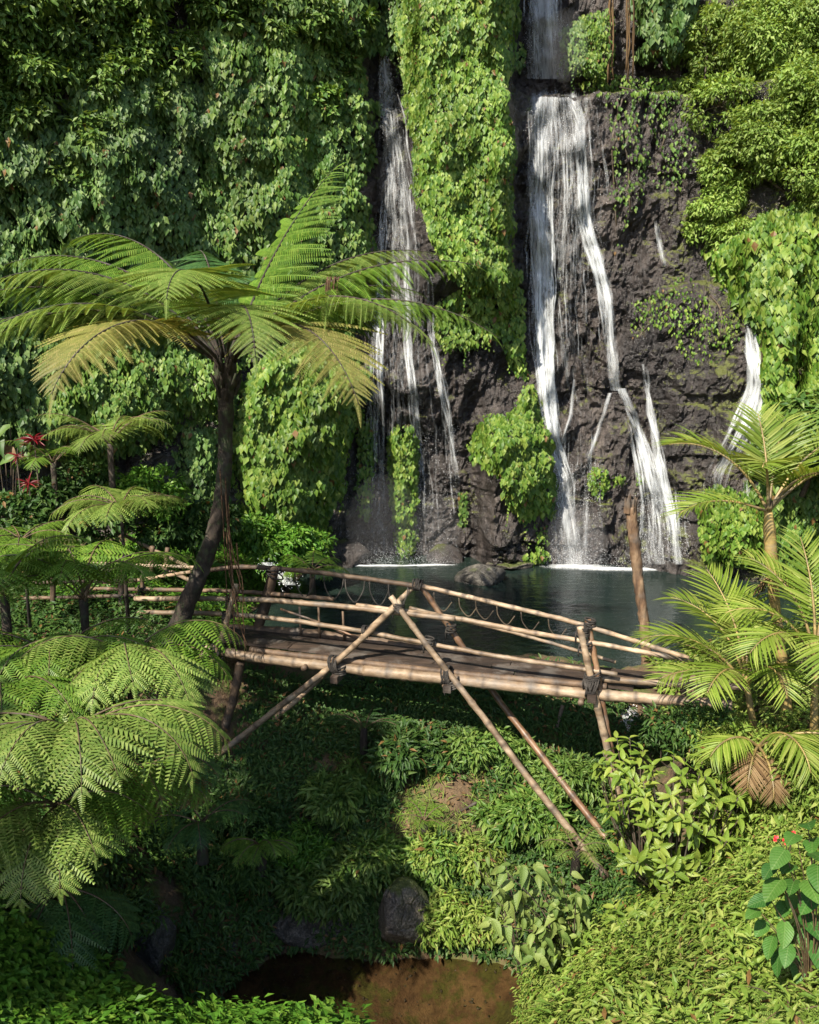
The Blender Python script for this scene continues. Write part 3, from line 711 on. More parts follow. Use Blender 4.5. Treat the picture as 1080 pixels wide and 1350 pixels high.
# ------------------------------------------------------------------ vines on the cliff
def in_poly(px, py, poly):
    poly = np.asarray(poly, float); ins = np.zeros(px.shape, bool); dist = np.full(px.shape, 1e9)
    for (x0, y0), (x1, y1) in zip(poly, np.roll(poly, -1, 0)):
        c = ((y0 > py) != (y1 > py)) & (px < (x1 - x0) * (py - y0) / ((y1 - y0) if y1 != y0 else 1e-9) + x0)
        ins ^= c
        dx, dy = x1 - x0, y1 - y0
        t = np.clip(((px - x0) * dx + (py - y0) * dy) / (dx * dx + dy * dy + 1e-9), 0, 1)
        dist = np.minimum(dist, np.hypot(px - x0 - t * dx, py - y0 - t * dy))
    return ins, dist
VLEAF = leaf4(.34, .07, .22); TLEAF = leaf4(.24, .06, .2); SLEAF = leaf4(.3, .08, .15)
vine_seed = [0]
def vine(label, poly, mat, dens=300, size=.17, bulge=.5, lump=.3, tmpl=None, rim=45, up=.55, cat='vine', name='vine_curtain', group='vines on the cliff', ragged=26, fold=(1.3, .55)):
    vine_seed[0] += 1; sd = vine_seed[0]
    size = size * .84; dens = dens * 1.3
    poly = np.asarray(poly, float)
    (x0, y0), (x1, y1) = poly.min(0) - ragged, poly.max(0) + ragged
    n = int((x1 - x0) * (y1 - y0) / 2916 * dens)
    px = RNG.uniform(x0, x1, n); py = RNG.uniform(y0, y1, n)
    ins, dist = in_poly(px, py, poly)
    sd_ = np.where(ins, dist, -dist)
    keep = sd_ > (fbm(px * .03, py * .02, sd * 5, 3) - .62) * 2 * ragged
    px, py, sd_ = px[keep], py[keep], np.maximum(sd_[keep], 0)
    d, t = hit(px, py); n = len(px)
    e = np.clip(sd_ / rim, 0, 1)
    def off(qx, qz, e):
        return bulge * np.sqrt(np.maximum(1 - (1 - e) ** 2, 0)) + lump * 2 * (fbm(qx * fold[0], qz * fold[1], sd * 3, 3) - .42) * (.3 + .7 * e) + lump * .7 * (fbm(qx * 3.1, qz * 2.3, sd * 7, 2) - .5)
    P0 = CAM + d * t[:, None]
    dep = np.where(RNG.random(n) < .3, RNG.random(n) * .35, RNG.random(n) * .1)
    o = off(P0[:, 0], P0[:, 2], e)
    h = .08
    gxn = (off(P0[:, 0] + h, P0[:, 2], e) - o) / h; gzn = (off(P0[:, 0], P0[:, 2] + h, e) - o) / h
    P = CAM + d * (t - o + dep - .05)[:, None]
    N = norm(np.stack([-gxn, -np.ones(n), -gzn], -1) + np.array([0, 0, up]) + rnd(n) * .15)
    T = norm(np.array([0, -.35, -1.0]) + rnd(n) * np.array([.28, .18, .2]))
    S = size * (.5 + .95 * RNG.random(n) ** 1.3)
    c = P.mean(0)
    root = thing(name, label, cat, (c[0], c[1] + .3, P[:, 2].min()), group)
    part('foliage', *scatter(tmpl or VLEAF, P, N, T, S), mat, root, kind='stuff')
    # trailing shoots below the lower edge
    if size > .11:
        cand = np.where(sd_ < 14)[0]; RNG.shuffle(cand); cand = cand[:int((x1 - x0) / 9)]
        below, _ = in_poly(px[cand], py[cand] + 22, poly); cand = cand[~below]
        tp_, tt_ = [], []
        for ci in cand:
            m = RNG.integers(3, 11); zz = np.arange(m) * .075 + .05
            tp_.append(P[ci] + np.stack([np.cumsum(RNG.normal(size=m)) * .02, -RNG.random(m) * .05, -zz], -1)); tt_.append(np.full(m, .75) - zz * .4)
        if tp_:
            tp_ = np.concatenate(tp_); tt_ = np.concatenate(tt_); m = len(tp_)
            part('trailing_shoots', *scatter(tmpl or VLEAF, tp_, norm(np.array([0, -1, .5]) + rnd(m) * .35), norm(np.array([0, -.3, -1.]) + rnd(m) * np.array([.8, .3, .3])), size * tt_), mat, root, kind='stuff')
    # a few woody runners behind the leaves
    st = []
    for k in range(max(2, min(7, int((x1 - x0) / 40)))):
        xx = RNG.uniform(x0 + ragged * 1.5, x1 - ragged * 1.5); ys = np.linspace(max(y0, -120) + ragged, y1 - ragged * 1.5, 9)
        xs = xx + np.cumsum(RNG.normal(size=9)) * 4
        i2, d2 = in_poly(xs, ys, poly)
        xs, ys, d2 = xs[i2], ys[i2], d2[i2]
        if len(xs) < 3: continue
        dd, tt = hit(xs, ys)
        part('stem', *tube(CAM + dd * (tt - bulge * .25)[:, None], .02, 5), M['stem'], root, True)
    return root
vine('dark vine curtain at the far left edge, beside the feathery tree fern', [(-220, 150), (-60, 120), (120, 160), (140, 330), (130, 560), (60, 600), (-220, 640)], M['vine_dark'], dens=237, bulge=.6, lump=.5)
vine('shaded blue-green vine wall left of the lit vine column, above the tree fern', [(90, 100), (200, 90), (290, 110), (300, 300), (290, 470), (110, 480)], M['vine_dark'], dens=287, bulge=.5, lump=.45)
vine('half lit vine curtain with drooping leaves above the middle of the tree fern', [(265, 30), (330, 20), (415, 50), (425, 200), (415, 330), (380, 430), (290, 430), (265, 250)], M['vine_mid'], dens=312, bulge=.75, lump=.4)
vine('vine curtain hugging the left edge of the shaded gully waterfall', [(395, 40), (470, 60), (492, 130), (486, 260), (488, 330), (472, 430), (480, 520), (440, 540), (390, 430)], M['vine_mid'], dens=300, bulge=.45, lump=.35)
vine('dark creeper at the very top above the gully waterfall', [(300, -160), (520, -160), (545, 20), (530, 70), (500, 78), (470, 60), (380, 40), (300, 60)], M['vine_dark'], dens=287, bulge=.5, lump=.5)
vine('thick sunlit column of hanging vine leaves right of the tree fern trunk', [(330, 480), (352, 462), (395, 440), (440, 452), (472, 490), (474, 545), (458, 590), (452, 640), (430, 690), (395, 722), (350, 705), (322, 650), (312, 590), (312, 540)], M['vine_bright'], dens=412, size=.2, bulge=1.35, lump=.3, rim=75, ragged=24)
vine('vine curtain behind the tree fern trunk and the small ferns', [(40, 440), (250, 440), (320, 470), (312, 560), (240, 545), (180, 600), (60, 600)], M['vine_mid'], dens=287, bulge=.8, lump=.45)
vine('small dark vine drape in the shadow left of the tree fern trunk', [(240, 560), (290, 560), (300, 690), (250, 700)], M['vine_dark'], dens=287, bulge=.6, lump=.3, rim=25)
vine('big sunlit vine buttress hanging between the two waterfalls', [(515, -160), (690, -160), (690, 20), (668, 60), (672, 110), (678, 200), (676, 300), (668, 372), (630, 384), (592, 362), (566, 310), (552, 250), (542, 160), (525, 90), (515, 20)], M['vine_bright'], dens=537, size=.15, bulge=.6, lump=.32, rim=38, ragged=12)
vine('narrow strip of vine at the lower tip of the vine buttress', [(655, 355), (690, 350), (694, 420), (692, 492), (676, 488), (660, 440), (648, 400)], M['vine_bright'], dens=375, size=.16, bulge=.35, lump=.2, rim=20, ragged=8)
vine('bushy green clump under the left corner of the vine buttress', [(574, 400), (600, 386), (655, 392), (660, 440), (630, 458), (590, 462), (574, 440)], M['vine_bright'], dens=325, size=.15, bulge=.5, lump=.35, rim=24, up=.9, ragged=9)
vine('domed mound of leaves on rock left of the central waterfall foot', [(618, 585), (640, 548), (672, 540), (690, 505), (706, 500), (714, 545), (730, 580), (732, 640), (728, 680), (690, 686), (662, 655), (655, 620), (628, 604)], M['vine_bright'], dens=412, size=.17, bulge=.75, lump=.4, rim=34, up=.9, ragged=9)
vine('small yellow-green tuft at the waterline by the foam', [(690, 728), (716, 718), (728, 735), (715, 742), (690, 742)], M['vine_bright'], dens=475, size=.13, bulge=.3, lump=.2, rim=12, up=.9, ragged=5)
vine('thin leafy trail climbing the dark rock above the waterline tuft', [(706, 690), (722, 692), (724, 715), (708, 718)], M['vine_bright'], dens=250, size=.11, bulge=.15, lump=.1, rim=8, ragged=6)
vine('thin dark vine strip hanging at the left edge of the shaded fall', [(470, 555), (494, 552), (494, 600), (486, 685), (474, 680)], M['vine_mid'], dens=375, size=.14, bulge=.35, lump=.15, rim=12, ragged=5)
vine('hanging leaf pillar in front of the shaded waterfall', [(513, 575), (525, 560), (545, 560), (553, 580), (552, 660), (546, 692), (520, 690), (512, 640)], M['vine_bright'], dens=450, size=.15, bulge=.6, lump=.15, rim=16, ragged=4)
vine('small round leaf clump under the hanging leaf pillar', [(521, 698), (535, 692), (551, 698), (550, 725), (536, 735), (522, 726)], M['vine_bright'], dens=475, size=.13, bulge=.5, lump=.15, rim=14, ragged=3)
vine('tiny vine tassel on dark rock right of the shaded fall', [(604, 648), (616, 646), (618, 688), (606, 690)], M['vine_mid'], dens=450, size=.12, bulge=.3, lump=.1, rim=7, ragged=3)
vine('small round plant clinging between the parted strands of the central fall', [(774, 622), (786, 612), (800, 618), (803, 640), (790, 656), (776, 646)], M['vine_bright'], dens=475, size=.12, bulge=.35, lump=.15, rim=13, up=.9, ragged=3)
vine('very small green tuft just right of the round clinging plant', [(809, 626), (822, 624), (825, 636), (812, 640)], M['vine_bright'], dens=475, size=.1, bulge=.2, lump=.1, rim=6, ragged=2)
vine('tiny green tuft by the right strand of the central fall', [(839, 623), (849, 625), (848, 638), (840, 638)], M['vine_bright'], dens=475, size=.1, bulge=.2, lump=.1, rim=6, ragged=2)
vine('mossy yellow-green patch growing on the right rock shoulder', [(838, 400), (858, 385), (890, 372), (930, 380), (965, 412), (976, 440), (950, 455), (900, 462), (880, 430), (850, 450), (832, 446)], M['vine_bright'], dens=150, size=.1, bulge=.06, lump=.2, rim=24, up=1.0, ragged=34)
vine('leafy fringe on the ledge right of the veil of water', [(755, 106), (800, 98), (880, 100), (905, 112), (890, 128), (820, 122), (770, 120)], M['vine_bright'], dens=325, size=.13, bulge=.25, lump=.25, rim=12, up=1.0, ragged=6)
vine('scattered creeper on the dark rock below the ledge', [(805, 130), (845, 130), (850, 230), (835, 300), (815, 330), (806, 240)], M['vine_mid'], dens=70, size=.12, bulge=.15, lump=.2, rim=14, up=.9, ragged=18)
vine('patchy greenery beside the high trickle on the right', [(850, 120), (905, 118), (915, 200), (905, 260), (880, 250), (862, 180)], M['vine_mid'], dens=75, size=.12, bulge=.15, lump=.2, rim=14, up=.9, ragged=20)
vine('feathery hanging drape on the left of the brown roots at the top', [(738, 40), (765, 20), (785, 40), (786, 92), (745, 96)], M['vine_mid'], dens=375, size=.14, bulge=.7, lump=.25, rim=18, ragged=6)
vine('pale hanging moss drape just above the ledge', [(768, 20), (808, 5), (810, 70), (800, 106), (770, 100)], M['vine_bright'], dens=412, size=.13, bulge=.9, lump=.2, rim=16, ragged=5)
vine('shaded leafy curtain right of the brown hanging roots', [(838, -160), (930, -160), (915, 40), (890, 78), (842, 66)], M['vine_dark'], dens=300, size=.2, bulge=.9, lump=.4, rim=25)
vine('creeper over the rock rim left of the upper fall', [(640, 60), (690, 52), (694, 84), (670, 96), (648, 90)], M['vine_mid'], dens=325, size=.15, bulge=.35, lump=.25, rim=14, ragged=7)
vine('pale vine apron hanging to the water behind the palm', [(922, 655), (945, 640), (985, 650), (1010, 690), (1000, 742), (930, 742), (920, 700)], M['vine_bright'], dens=375, size=.15, bulge=.5, lump=.25, rim=20, ragged=7)
vine('sunlit large leaved vine slope on the right edge below the trees', [(935, 330), (1000, 280), (1060, 262), (1240, 250), (1240, 560), (1010, 560), (1004, 500), (1002, 440), (970, 400)], M['vine_bright'], dens=300, size=.22, bulge=.8, lump=.5, rim=40, ragged=14)
vine('green undergrowth slope behind the palm crown at right', [(1012, 540), (1240, 540), (1240, 760), (1010, 750), (1000, 650)], M['vine_mid'], dens=275, size=.2, bulge=.7, lump=.5, rim=30)

# brown aerial roots under the ledge roof
for k, (xa, xb, y0, y1, lab) in enumerate([(802, 812, -30, 112, 'bundle of brown aerial roots hanging left of the other bundle onto the ledge'), (826, 836, -30, 108, 'bundle of brown aerial roots hanging beside the shaded leafy curtain')]):
    d, t = hit(np.array([(xa + xb) / 2.]), np.array([100.]))
    c = (CAM + d * (t - .6)[:, None])[0]
    root = thing('hanging_roots', lab, 'roots', c, 'aerial roots under the top ledge')
    for j in range(6):
        x = RNG.uniform(xa, xb); Y = c[1] - RNG.random() * .3
        ys = np.linspace(y0, y1 - RNG.random() * 25, 8)
        part('root', *tube(np.array([at(x + RNG.normal() * 1.2, y, Y) for y in ys]), .010 + .010 * RNG.random(), 5, .15), M['root_tan'], root, True)
# ================================================================== ROCKS
def rock(name, label, c, r, mat, seed, cat='rock', sub=28, flat=.0, group=None):
    th = np.linspace(0, math.pi, sub); ph = np.arange(sub * 2) / (sub * 2) * 2 * math.pi
    TH, PH = np.meshgrid(th, ph, indexing='ij')
    D = np.stack([np.sin(TH) * np.cos(PH), np.sin(TH) * np.sin(PH), np.cos(TH)], -1)
    # facet the boulder by clipping against random planes
    rr = np.ones(TH.shape)
    g = np.random.default_rng(seed)
    for _ in range(16):
        n = g.normal(size=3); n /= np.linalg.norm(n); k = g.uniform(.62, .95)
        dot = D @ n
        rr = np.where(dot > 1e-3, np.minimum(rr, k / np.maximum(dot, 1e-3)), rr)
    rr = rr * (1 + .10 * (fbm(D[..., 0] * 3 + seed, D[..., 2] * 3 + D[..., 1] * 2, seed, 4) - .5))
    V = D * rr[..., None] * np.array(r) + np.array(c)
    m = sub * 2
    Fc = []
    for i in range(sub - 1):
        for j in range(m):
            Fc.append([i * m + j, (i + 1) * m + j, (i + 1) * m + (j + 1) % m, i * m + (j + 1) % m])
    o = thing(name, label, cat, (c[0], c[1], c[2] - r[2] * .5), group)
    part('stone', V.reshape(-1, 3), np.array(Fc), mat, o, True)
    return o
def rock1(name, label, c, r, mat, seed, cat='rock', group=None):
    o = rock(name, label, c, r, mat, seed, cat, group=group)
    ch = o.children[0] if len(o.children) else [x for x in bpy.data.objects if x.parent == o][0]
    # a single stone needs no empty: the mesh itself is the thing
    lab, ct, gr = o['label'], o['category'], o.get('group')
    loc = o.location.copy(); bpy.data.objects.remove(o)
    ch.parent = None; ch.location = loc; ch.name = name
    return tag(ch, lab, ct, gr)
rock1('boulder', 'grey weathered boulder sitting in the pool by the shaded fall', at(634, 757, 19.7) + np.array([0, 0, -.08]), (.62, .5, .36), M['boulder'], 6)
rock1('boulder', 'reddish low rock at the waterline behind the pool boulder', at(672, 745, 20.9), (.6, .4, .12), M['bank_rock'], 9)
rock1('boulder', 'brown wet rock at the foot of the shaded waterfall, far left', at(462, 735, 21.3), (.6, .5, .5), M['rock'], 12)
rock1('boulder', 'rounded dark rock under the shaded waterfall near the leaf pillar', at(588, 740, 21.7), (.5, .5, .45), M['rock'], 14)
rock1('boulder', 'pale sunlit mossy boulder on the bank of the brown stream', at(528, 1208, 10.25), (.4, .4, .5), M['bank_rock'], 21)
rock1('boulder', 'wide shadowed rock shelf along the brown stream edge', at(420, 1222, 10.5), (.75, .4, .34), M['boulder'], 23)
rock1('boulder', 'dark rock in deep shadow at the left end of the stream', at(290, 1245, 10.2), (.45, .4, .3), M['boulder'], 25)
rock1('boulder', 'dark stone wall hidden under the big lit fern at lower left', at(190, 1240, 9.2), (.5, .4, .55), M['boulder'], 27)

# ================================================================== LEAFY TREES AND SHRUBS
def leafy(name, label, blobs, mat, dens=90, size=.14, tmpl=None, base=None, cat='shrub', group=None, droop=.5, clump=.33, trunk_r=.06, hug=False):
    """blobs: (px, py, Y, radius m). A crown of many small leaf clumps on a branched stem."""
    Ps, Ns, Br = [], [], []
    cs = []
    for (px, py, Y, r) in blobs:
        if hug:
            _d, _t = hit(np.array([float(px)]), np.array([float(py)])); Y = float(_t[0]) - .25 * r
        c = at(px, py, Y); cs.append(c)
        nc = int(14 + 36 * r * r)
        D = norm(rnd(nc) + np.array([0, -.35, .35]))
        cc = c + D * r * (.55 + .45 * RNG.random(nc) ** .5)[:, None] * np.array([1, .9, .85])
        cr = r * clump * (.6 + .7 * RNG.random(nc)) + .08
        for k in range(nc):
            m = max(8, int(dens * cr[k] ** 2 * 12))
            d2 = norm(rnd(m) + D[k] * .6 + np.array([0, 0, .3]))
            Ps.append(cc[k] + d2 * (cr[k] * (.45 + .55 * RNG.random(m)))[:, None] * np.array([1, 1, .75])); Ns.append(d2)
        for k in range(0, nc, 3): Br.append((c, cc[k], r))
    P = np.concatenate(Ps); N = np.concatenate(Ns); n = len(P)
    Nn = norm(N + np.array([0, 0, .7]) + rnd(n) * .35)
    T = norm(N * .7 + np.array([0, 0, -droop]) + rnd(n) * .5)
    if base is None:
        c0 = np.mean(cs, 0); base = c0 + np.array([0, .5, -1.2])
    root = thing(name, label, cat, base, group)
    part('foliage', *scatter(tmpl or TLEAF, P, Nn, T, size * (.65 + .7 * RNG.random(n))), mat, root, kind='stuff')
    base = np.asarray(base, float)
    hub = np.mean(cs, 0) * .6 + base * .4
    part('trunk', *tube(smooth_path([base, (base + hub) / 2 + np.array([.05, 0, 0]), hub], 8), np.linspace(trunk_r, trunk_r * .6, 8), 7, .1), M['stem'], root, True)
    for c in cs:
        part('branch', *tube(smooth_path([hub, (hub + c) / 2 + rnd(1)[0] * .1, c], 7), np.linspace(trunk_r * .6, trunk_r * .25, 7), 6, .1), M['stem'], root, True)
    tw = [tube(np.array([a, (a + b) / 2 + rnd(1)[0] * .05, b]), [trunk_r * .25, trunk_r * .18, .008], 4) for a, b, r in Br]
    part('twigs', *join(tw), M['stem'], root, kind='stuff')
    return root
g = 'trees on the left cliff'
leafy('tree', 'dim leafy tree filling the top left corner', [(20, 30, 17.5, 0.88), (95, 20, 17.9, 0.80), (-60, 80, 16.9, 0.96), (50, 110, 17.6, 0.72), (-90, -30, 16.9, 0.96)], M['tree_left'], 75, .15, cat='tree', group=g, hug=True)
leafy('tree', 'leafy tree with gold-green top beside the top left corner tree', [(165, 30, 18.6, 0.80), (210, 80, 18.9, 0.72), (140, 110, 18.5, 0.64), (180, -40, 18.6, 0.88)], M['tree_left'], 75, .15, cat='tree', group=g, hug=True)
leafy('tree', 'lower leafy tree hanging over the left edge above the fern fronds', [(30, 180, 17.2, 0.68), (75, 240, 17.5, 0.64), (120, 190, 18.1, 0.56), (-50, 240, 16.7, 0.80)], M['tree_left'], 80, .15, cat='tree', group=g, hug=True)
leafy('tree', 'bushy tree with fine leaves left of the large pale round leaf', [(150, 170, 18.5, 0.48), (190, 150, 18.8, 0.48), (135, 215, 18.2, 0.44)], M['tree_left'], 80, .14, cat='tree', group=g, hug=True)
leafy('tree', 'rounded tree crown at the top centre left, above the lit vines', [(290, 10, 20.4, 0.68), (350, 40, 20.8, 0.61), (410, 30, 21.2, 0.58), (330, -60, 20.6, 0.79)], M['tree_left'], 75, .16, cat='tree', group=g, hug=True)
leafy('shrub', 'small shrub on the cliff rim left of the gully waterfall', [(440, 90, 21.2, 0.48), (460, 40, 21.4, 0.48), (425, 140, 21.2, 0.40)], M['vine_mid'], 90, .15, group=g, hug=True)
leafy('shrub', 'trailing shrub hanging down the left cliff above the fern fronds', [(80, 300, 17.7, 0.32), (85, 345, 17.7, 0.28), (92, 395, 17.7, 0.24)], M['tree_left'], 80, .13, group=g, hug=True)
g = 'trees on the right slope'
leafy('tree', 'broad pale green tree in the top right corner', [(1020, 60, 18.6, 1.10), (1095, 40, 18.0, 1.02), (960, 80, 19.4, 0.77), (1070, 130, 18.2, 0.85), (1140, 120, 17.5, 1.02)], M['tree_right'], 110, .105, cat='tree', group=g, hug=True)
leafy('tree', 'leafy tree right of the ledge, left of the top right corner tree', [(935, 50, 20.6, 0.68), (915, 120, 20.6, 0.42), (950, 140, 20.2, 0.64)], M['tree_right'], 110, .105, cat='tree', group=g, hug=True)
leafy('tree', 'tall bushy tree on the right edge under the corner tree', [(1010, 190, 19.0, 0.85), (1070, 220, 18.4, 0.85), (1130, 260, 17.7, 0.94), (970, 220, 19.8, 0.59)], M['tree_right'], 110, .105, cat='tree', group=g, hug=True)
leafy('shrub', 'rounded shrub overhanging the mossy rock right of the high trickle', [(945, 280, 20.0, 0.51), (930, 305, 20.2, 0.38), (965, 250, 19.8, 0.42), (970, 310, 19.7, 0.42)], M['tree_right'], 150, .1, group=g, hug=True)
leafy('shrub', 'dark green bush under the sunlit vine slope at right edge', [(1040, 590, 18.6, .6), (1075, 560, 18.0, .7), (1120, 600, 17.4, .8)], M['vine_mid'], 90, .17, group=g)
leafy('shrub', 'light leafy shrub at the left shore of the pool behind the bridge', [(340, 705, 18.3, .45), (375, 720, 18.4, .45), (410, 715, 18.8, .35), (360, 740, 18.0, .4)], M['cover_lush'], 130, .12, group='shrubs round the pool')
leafy('shrub', 'green shrub with a brown patch behind the small ferns on the left', [(205, 640, 16.4, .4), (180, 655, 16.2, .35), (228, 665, 16.5, .35)], M['cover_lush'], 120, .11, group='shrubs round the pool')
leafy('shrub', 'dark shrub beside the tree fern trunk behind the rails', [(250, 690, 17.0, .5), (215, 700, 16.6, .4), (285, 690, 17.4, .4)], M['cover_shade'], 110, .14, group='shrubs round the pool')
leafy('shrub', 'leafy shrub in the left background below the red plants', [(70, 660, 15.6, .5), (110, 640, 16.0, .45), (20, 690, 15.0, .5), (140, 690, 15.6, .4)], M['cover_shade'], 110, .13, group='shrubs round the pool')

def world_px(q):
    d = np.asarray(q, float) - CAM; w = CP * d[1] - SP * d[2]
    return 540 + F * d[0] / w, 675 - F * (SP * d[1] + CP * d[2]) / w, q[1]
leafy('tree', 'unseen tall tree added beside the viewpoint to shade the ravine', [(*world_px(q), r) for q, r in [((-6.4, 4.0, 9.1), .65), ((-7.1, 4.1, 9.0), .65), ((-8.75, -.1, 9.0), .95), ((-8.3, 1.1, 9.6), .5)]], M['tree_left'], 70, .17, base=(-9.5, 2.5, float(ground_z(-9.5, 2.5))), cat='tree', trunk_r=.16)  # added out of view; crowns sit on sun lines to shade ravine and bank
# ------------------------------------------------------------------ slope shrubs under the bridge
g = 'shrubs on the slope under the bridge'
NLEAF = leaf4(.15, .05, .25)
def slope_shrub(label, px, py, r, mat, size=.1, k=4, dens=120, tmpl=NLEAF, Y=None):
    if Y is None:
        p, ok = hit_ground(np.array([px], float), np.array([py + r * 60], float)); p = p[0]
    else: p = at(px, py, Y)
    bl = []
    for j in range(k):
        a = RNG.uniform(0, 6.28); q = p + np.array([math.cos(a) * r * .75, math.sin(a) * r * .4, r * RNG.uniform(.25, .8)])
        d = q - CAM; d = d / (CP * d[1] - SP * d[2])
        bl.append((540 + F * d[0], 675 - F * (SP * d[1] + CP * d[2]), q[1], r * RNG.uniform(.4, .6)))
    return leafy('shrub', label, bl, mat, dens, size, tmpl, base=(p[0], p[1], ground_z(p[0], p[1]) - .02), group=g, trunk_r=.02)
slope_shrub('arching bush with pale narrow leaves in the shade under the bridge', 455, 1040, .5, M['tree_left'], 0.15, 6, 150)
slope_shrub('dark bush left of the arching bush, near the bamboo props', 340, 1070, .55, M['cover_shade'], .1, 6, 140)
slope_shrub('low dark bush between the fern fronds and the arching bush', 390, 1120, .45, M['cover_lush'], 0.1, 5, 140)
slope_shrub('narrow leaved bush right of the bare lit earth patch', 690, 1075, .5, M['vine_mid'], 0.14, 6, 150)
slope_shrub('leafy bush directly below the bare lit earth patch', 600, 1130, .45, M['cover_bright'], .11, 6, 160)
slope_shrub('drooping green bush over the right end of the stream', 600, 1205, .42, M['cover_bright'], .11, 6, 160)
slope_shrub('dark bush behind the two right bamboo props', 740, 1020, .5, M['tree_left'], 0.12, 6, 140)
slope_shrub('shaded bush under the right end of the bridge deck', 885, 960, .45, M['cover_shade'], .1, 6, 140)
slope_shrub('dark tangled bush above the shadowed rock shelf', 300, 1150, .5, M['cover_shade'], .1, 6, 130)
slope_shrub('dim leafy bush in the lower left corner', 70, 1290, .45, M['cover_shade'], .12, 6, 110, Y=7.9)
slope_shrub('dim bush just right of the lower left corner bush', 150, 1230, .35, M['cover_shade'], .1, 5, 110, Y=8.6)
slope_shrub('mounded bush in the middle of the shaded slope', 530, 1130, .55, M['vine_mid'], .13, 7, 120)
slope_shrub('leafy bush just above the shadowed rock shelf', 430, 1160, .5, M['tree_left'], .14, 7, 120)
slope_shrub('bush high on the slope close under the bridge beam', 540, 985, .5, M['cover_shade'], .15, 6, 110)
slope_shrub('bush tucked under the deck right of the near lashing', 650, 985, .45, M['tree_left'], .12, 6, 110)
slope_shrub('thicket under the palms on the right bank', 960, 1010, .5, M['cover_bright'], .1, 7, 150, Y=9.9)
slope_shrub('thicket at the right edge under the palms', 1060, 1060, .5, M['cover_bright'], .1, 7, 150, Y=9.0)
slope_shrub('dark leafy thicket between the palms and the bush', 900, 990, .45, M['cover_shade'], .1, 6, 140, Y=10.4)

# ------------------------------------------------------------------ ground cover (nobody could count it)
def cover(name, label, mat, n, region, size, leaves, tmpl, up=.8, height=.12, seedmask=None, cat='ground cover'):
    x0, x1, y0, y1 = region
    x = RNG.uniform(x0, x1, n); y = RNG.uniform(y0, y1, n)
    z = ground_z(x, y)
    ok = ((z > -2.33) | (y < 8)) & ~((z < .05) & (y > 13.7))
    if seedmask is not None: ok &= seedmask(x, y, z)
    x, y, z = x[ok], y[ok], z[ok]; m = len(x)
    nn = ground_n(x, y)
    c = np.repeat(np.stack([x, y, z], -1), leaves, 0); N0 = np.repeat(nn, leaves, 0)
    k = m * leaves
    hgt = height * RNG.random(k) * np.repeat((.3 + RNG.random(m)) * (.35 + 2.2 * np.clip(fbm(x * 1.9, y * 1.9, 77, 3) - .25, 0, 1)), leaves) + .02
    side = norm(np.cross(N0, rnd(k)))
    P = c + (norm(N0 + np.array([0, 0, up])) * hgt[:, None]) + side * (.03 + .5 * hgt[:, None] * RNG.random((k, 1)))
    T = norm(side + N0 * (.15 + .5 * RNG.random((k, 1))) + rnd(k) * .2)
    Nn = norm(N0 + np.array([0, 0, .6]) - side * .1 + rnd(k) * .3)
    V, Fc = scatter(tmpl, P, Nn, T, size * (.6 + .8 * RNG.random(k)))
    o = obj(name, mesh_np(name, V, Fc, mat)); tag(o, label, cat, kind='stuff')
    return o
patch = lambda s, lo, seed: (lambda x, y, z: fbm(x * s, y * s, seed, 3) > lo)
BLEAF = leaf4(.2, .06, .2)
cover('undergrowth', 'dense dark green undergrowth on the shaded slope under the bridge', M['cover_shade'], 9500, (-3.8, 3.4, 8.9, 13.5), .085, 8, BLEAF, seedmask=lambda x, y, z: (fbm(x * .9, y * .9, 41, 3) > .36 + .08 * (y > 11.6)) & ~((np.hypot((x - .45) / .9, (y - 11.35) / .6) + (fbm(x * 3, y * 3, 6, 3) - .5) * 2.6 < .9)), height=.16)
cover('creeping_plants', 'thick bright creeping plants covering the near right bank', M['cover_bright'], 15000, (1.25, 5.6, 5.2, 9.6), .06, 9, BLEAF, height=.2)
cover('tall_creepers', 'taller narrow leaved sprigs rising from the near right bank', M['cover_bright'], 1500, (1.3, 5.4, 5.4, 9.4), .12, 10, NLEAF, height=.42, seedmask=lambda x, y, z: fbm(x * 1.6, y * 1.6, 23, 3) > .5)
cover('leaf_litter', 'brown dead leaves strewn on the bare earth of the slope', M['dead_leaf'], 1500, (-3, 3.2, 10.3, 13.4), .06, 2, leaf4(.28, .1, .1), height=.02, cat='leaf litter')
_pb = norm(np.random.default_rng(3).normal(size=(8, 3)))
PEB = (np.array([[1, 0, 0], [-1, 0, 0], [0, 1, 0], [0, -1, 0], [0, 0, .6], [0, 0, -.6]], float), [np.array([[0, 2, 4], [2, 1, 4], [1, 3, 4], [3, 0, 4], [2, 0, 5], [1, 2, 5], [3, 1, 5], [0, 3, 5]])])
_n = 900
_x = RNG.uniform(-3, 2.2, _n); _y = RNG.uniform(8.4, 10.9, _n); _z = ground_z(_x, _y); _k = (_z > -2.75) & (_z < -2.0); _x, _y, _z = _x[_k], _y[_k], _z[_k]
_o = obj('stream_pebbles', mesh_np('stream_pebbles', *scatter(PEB, np.stack([_x, _y, _z + .005], -1), norm(rnd(len(_x)) * .5 + np.array([0, 0, 1])), norm(rnd(len(_x))), .012 + .04 * RNG.random(len(_x)) ** 3, .012 + .03 * RNG.random(len(_x)) ** 3), M['boulder'], True))
tag(_o, 'scattered pebbles along the margin and bed of the brown stream', 'pebbles', kind='stuff')
cover('grass', 'tufts of thin grass blades on the near right bank', M['cover_bright'], 1300, (1.3, 5.4, 5.4, 9.4), .24, 7, leaf4(.035, .01, .3), height=.05, seedmask=lambda x, y, z: fbm(x * 1.4, y * 1.4, 63, 3) > .5, cat='grass')
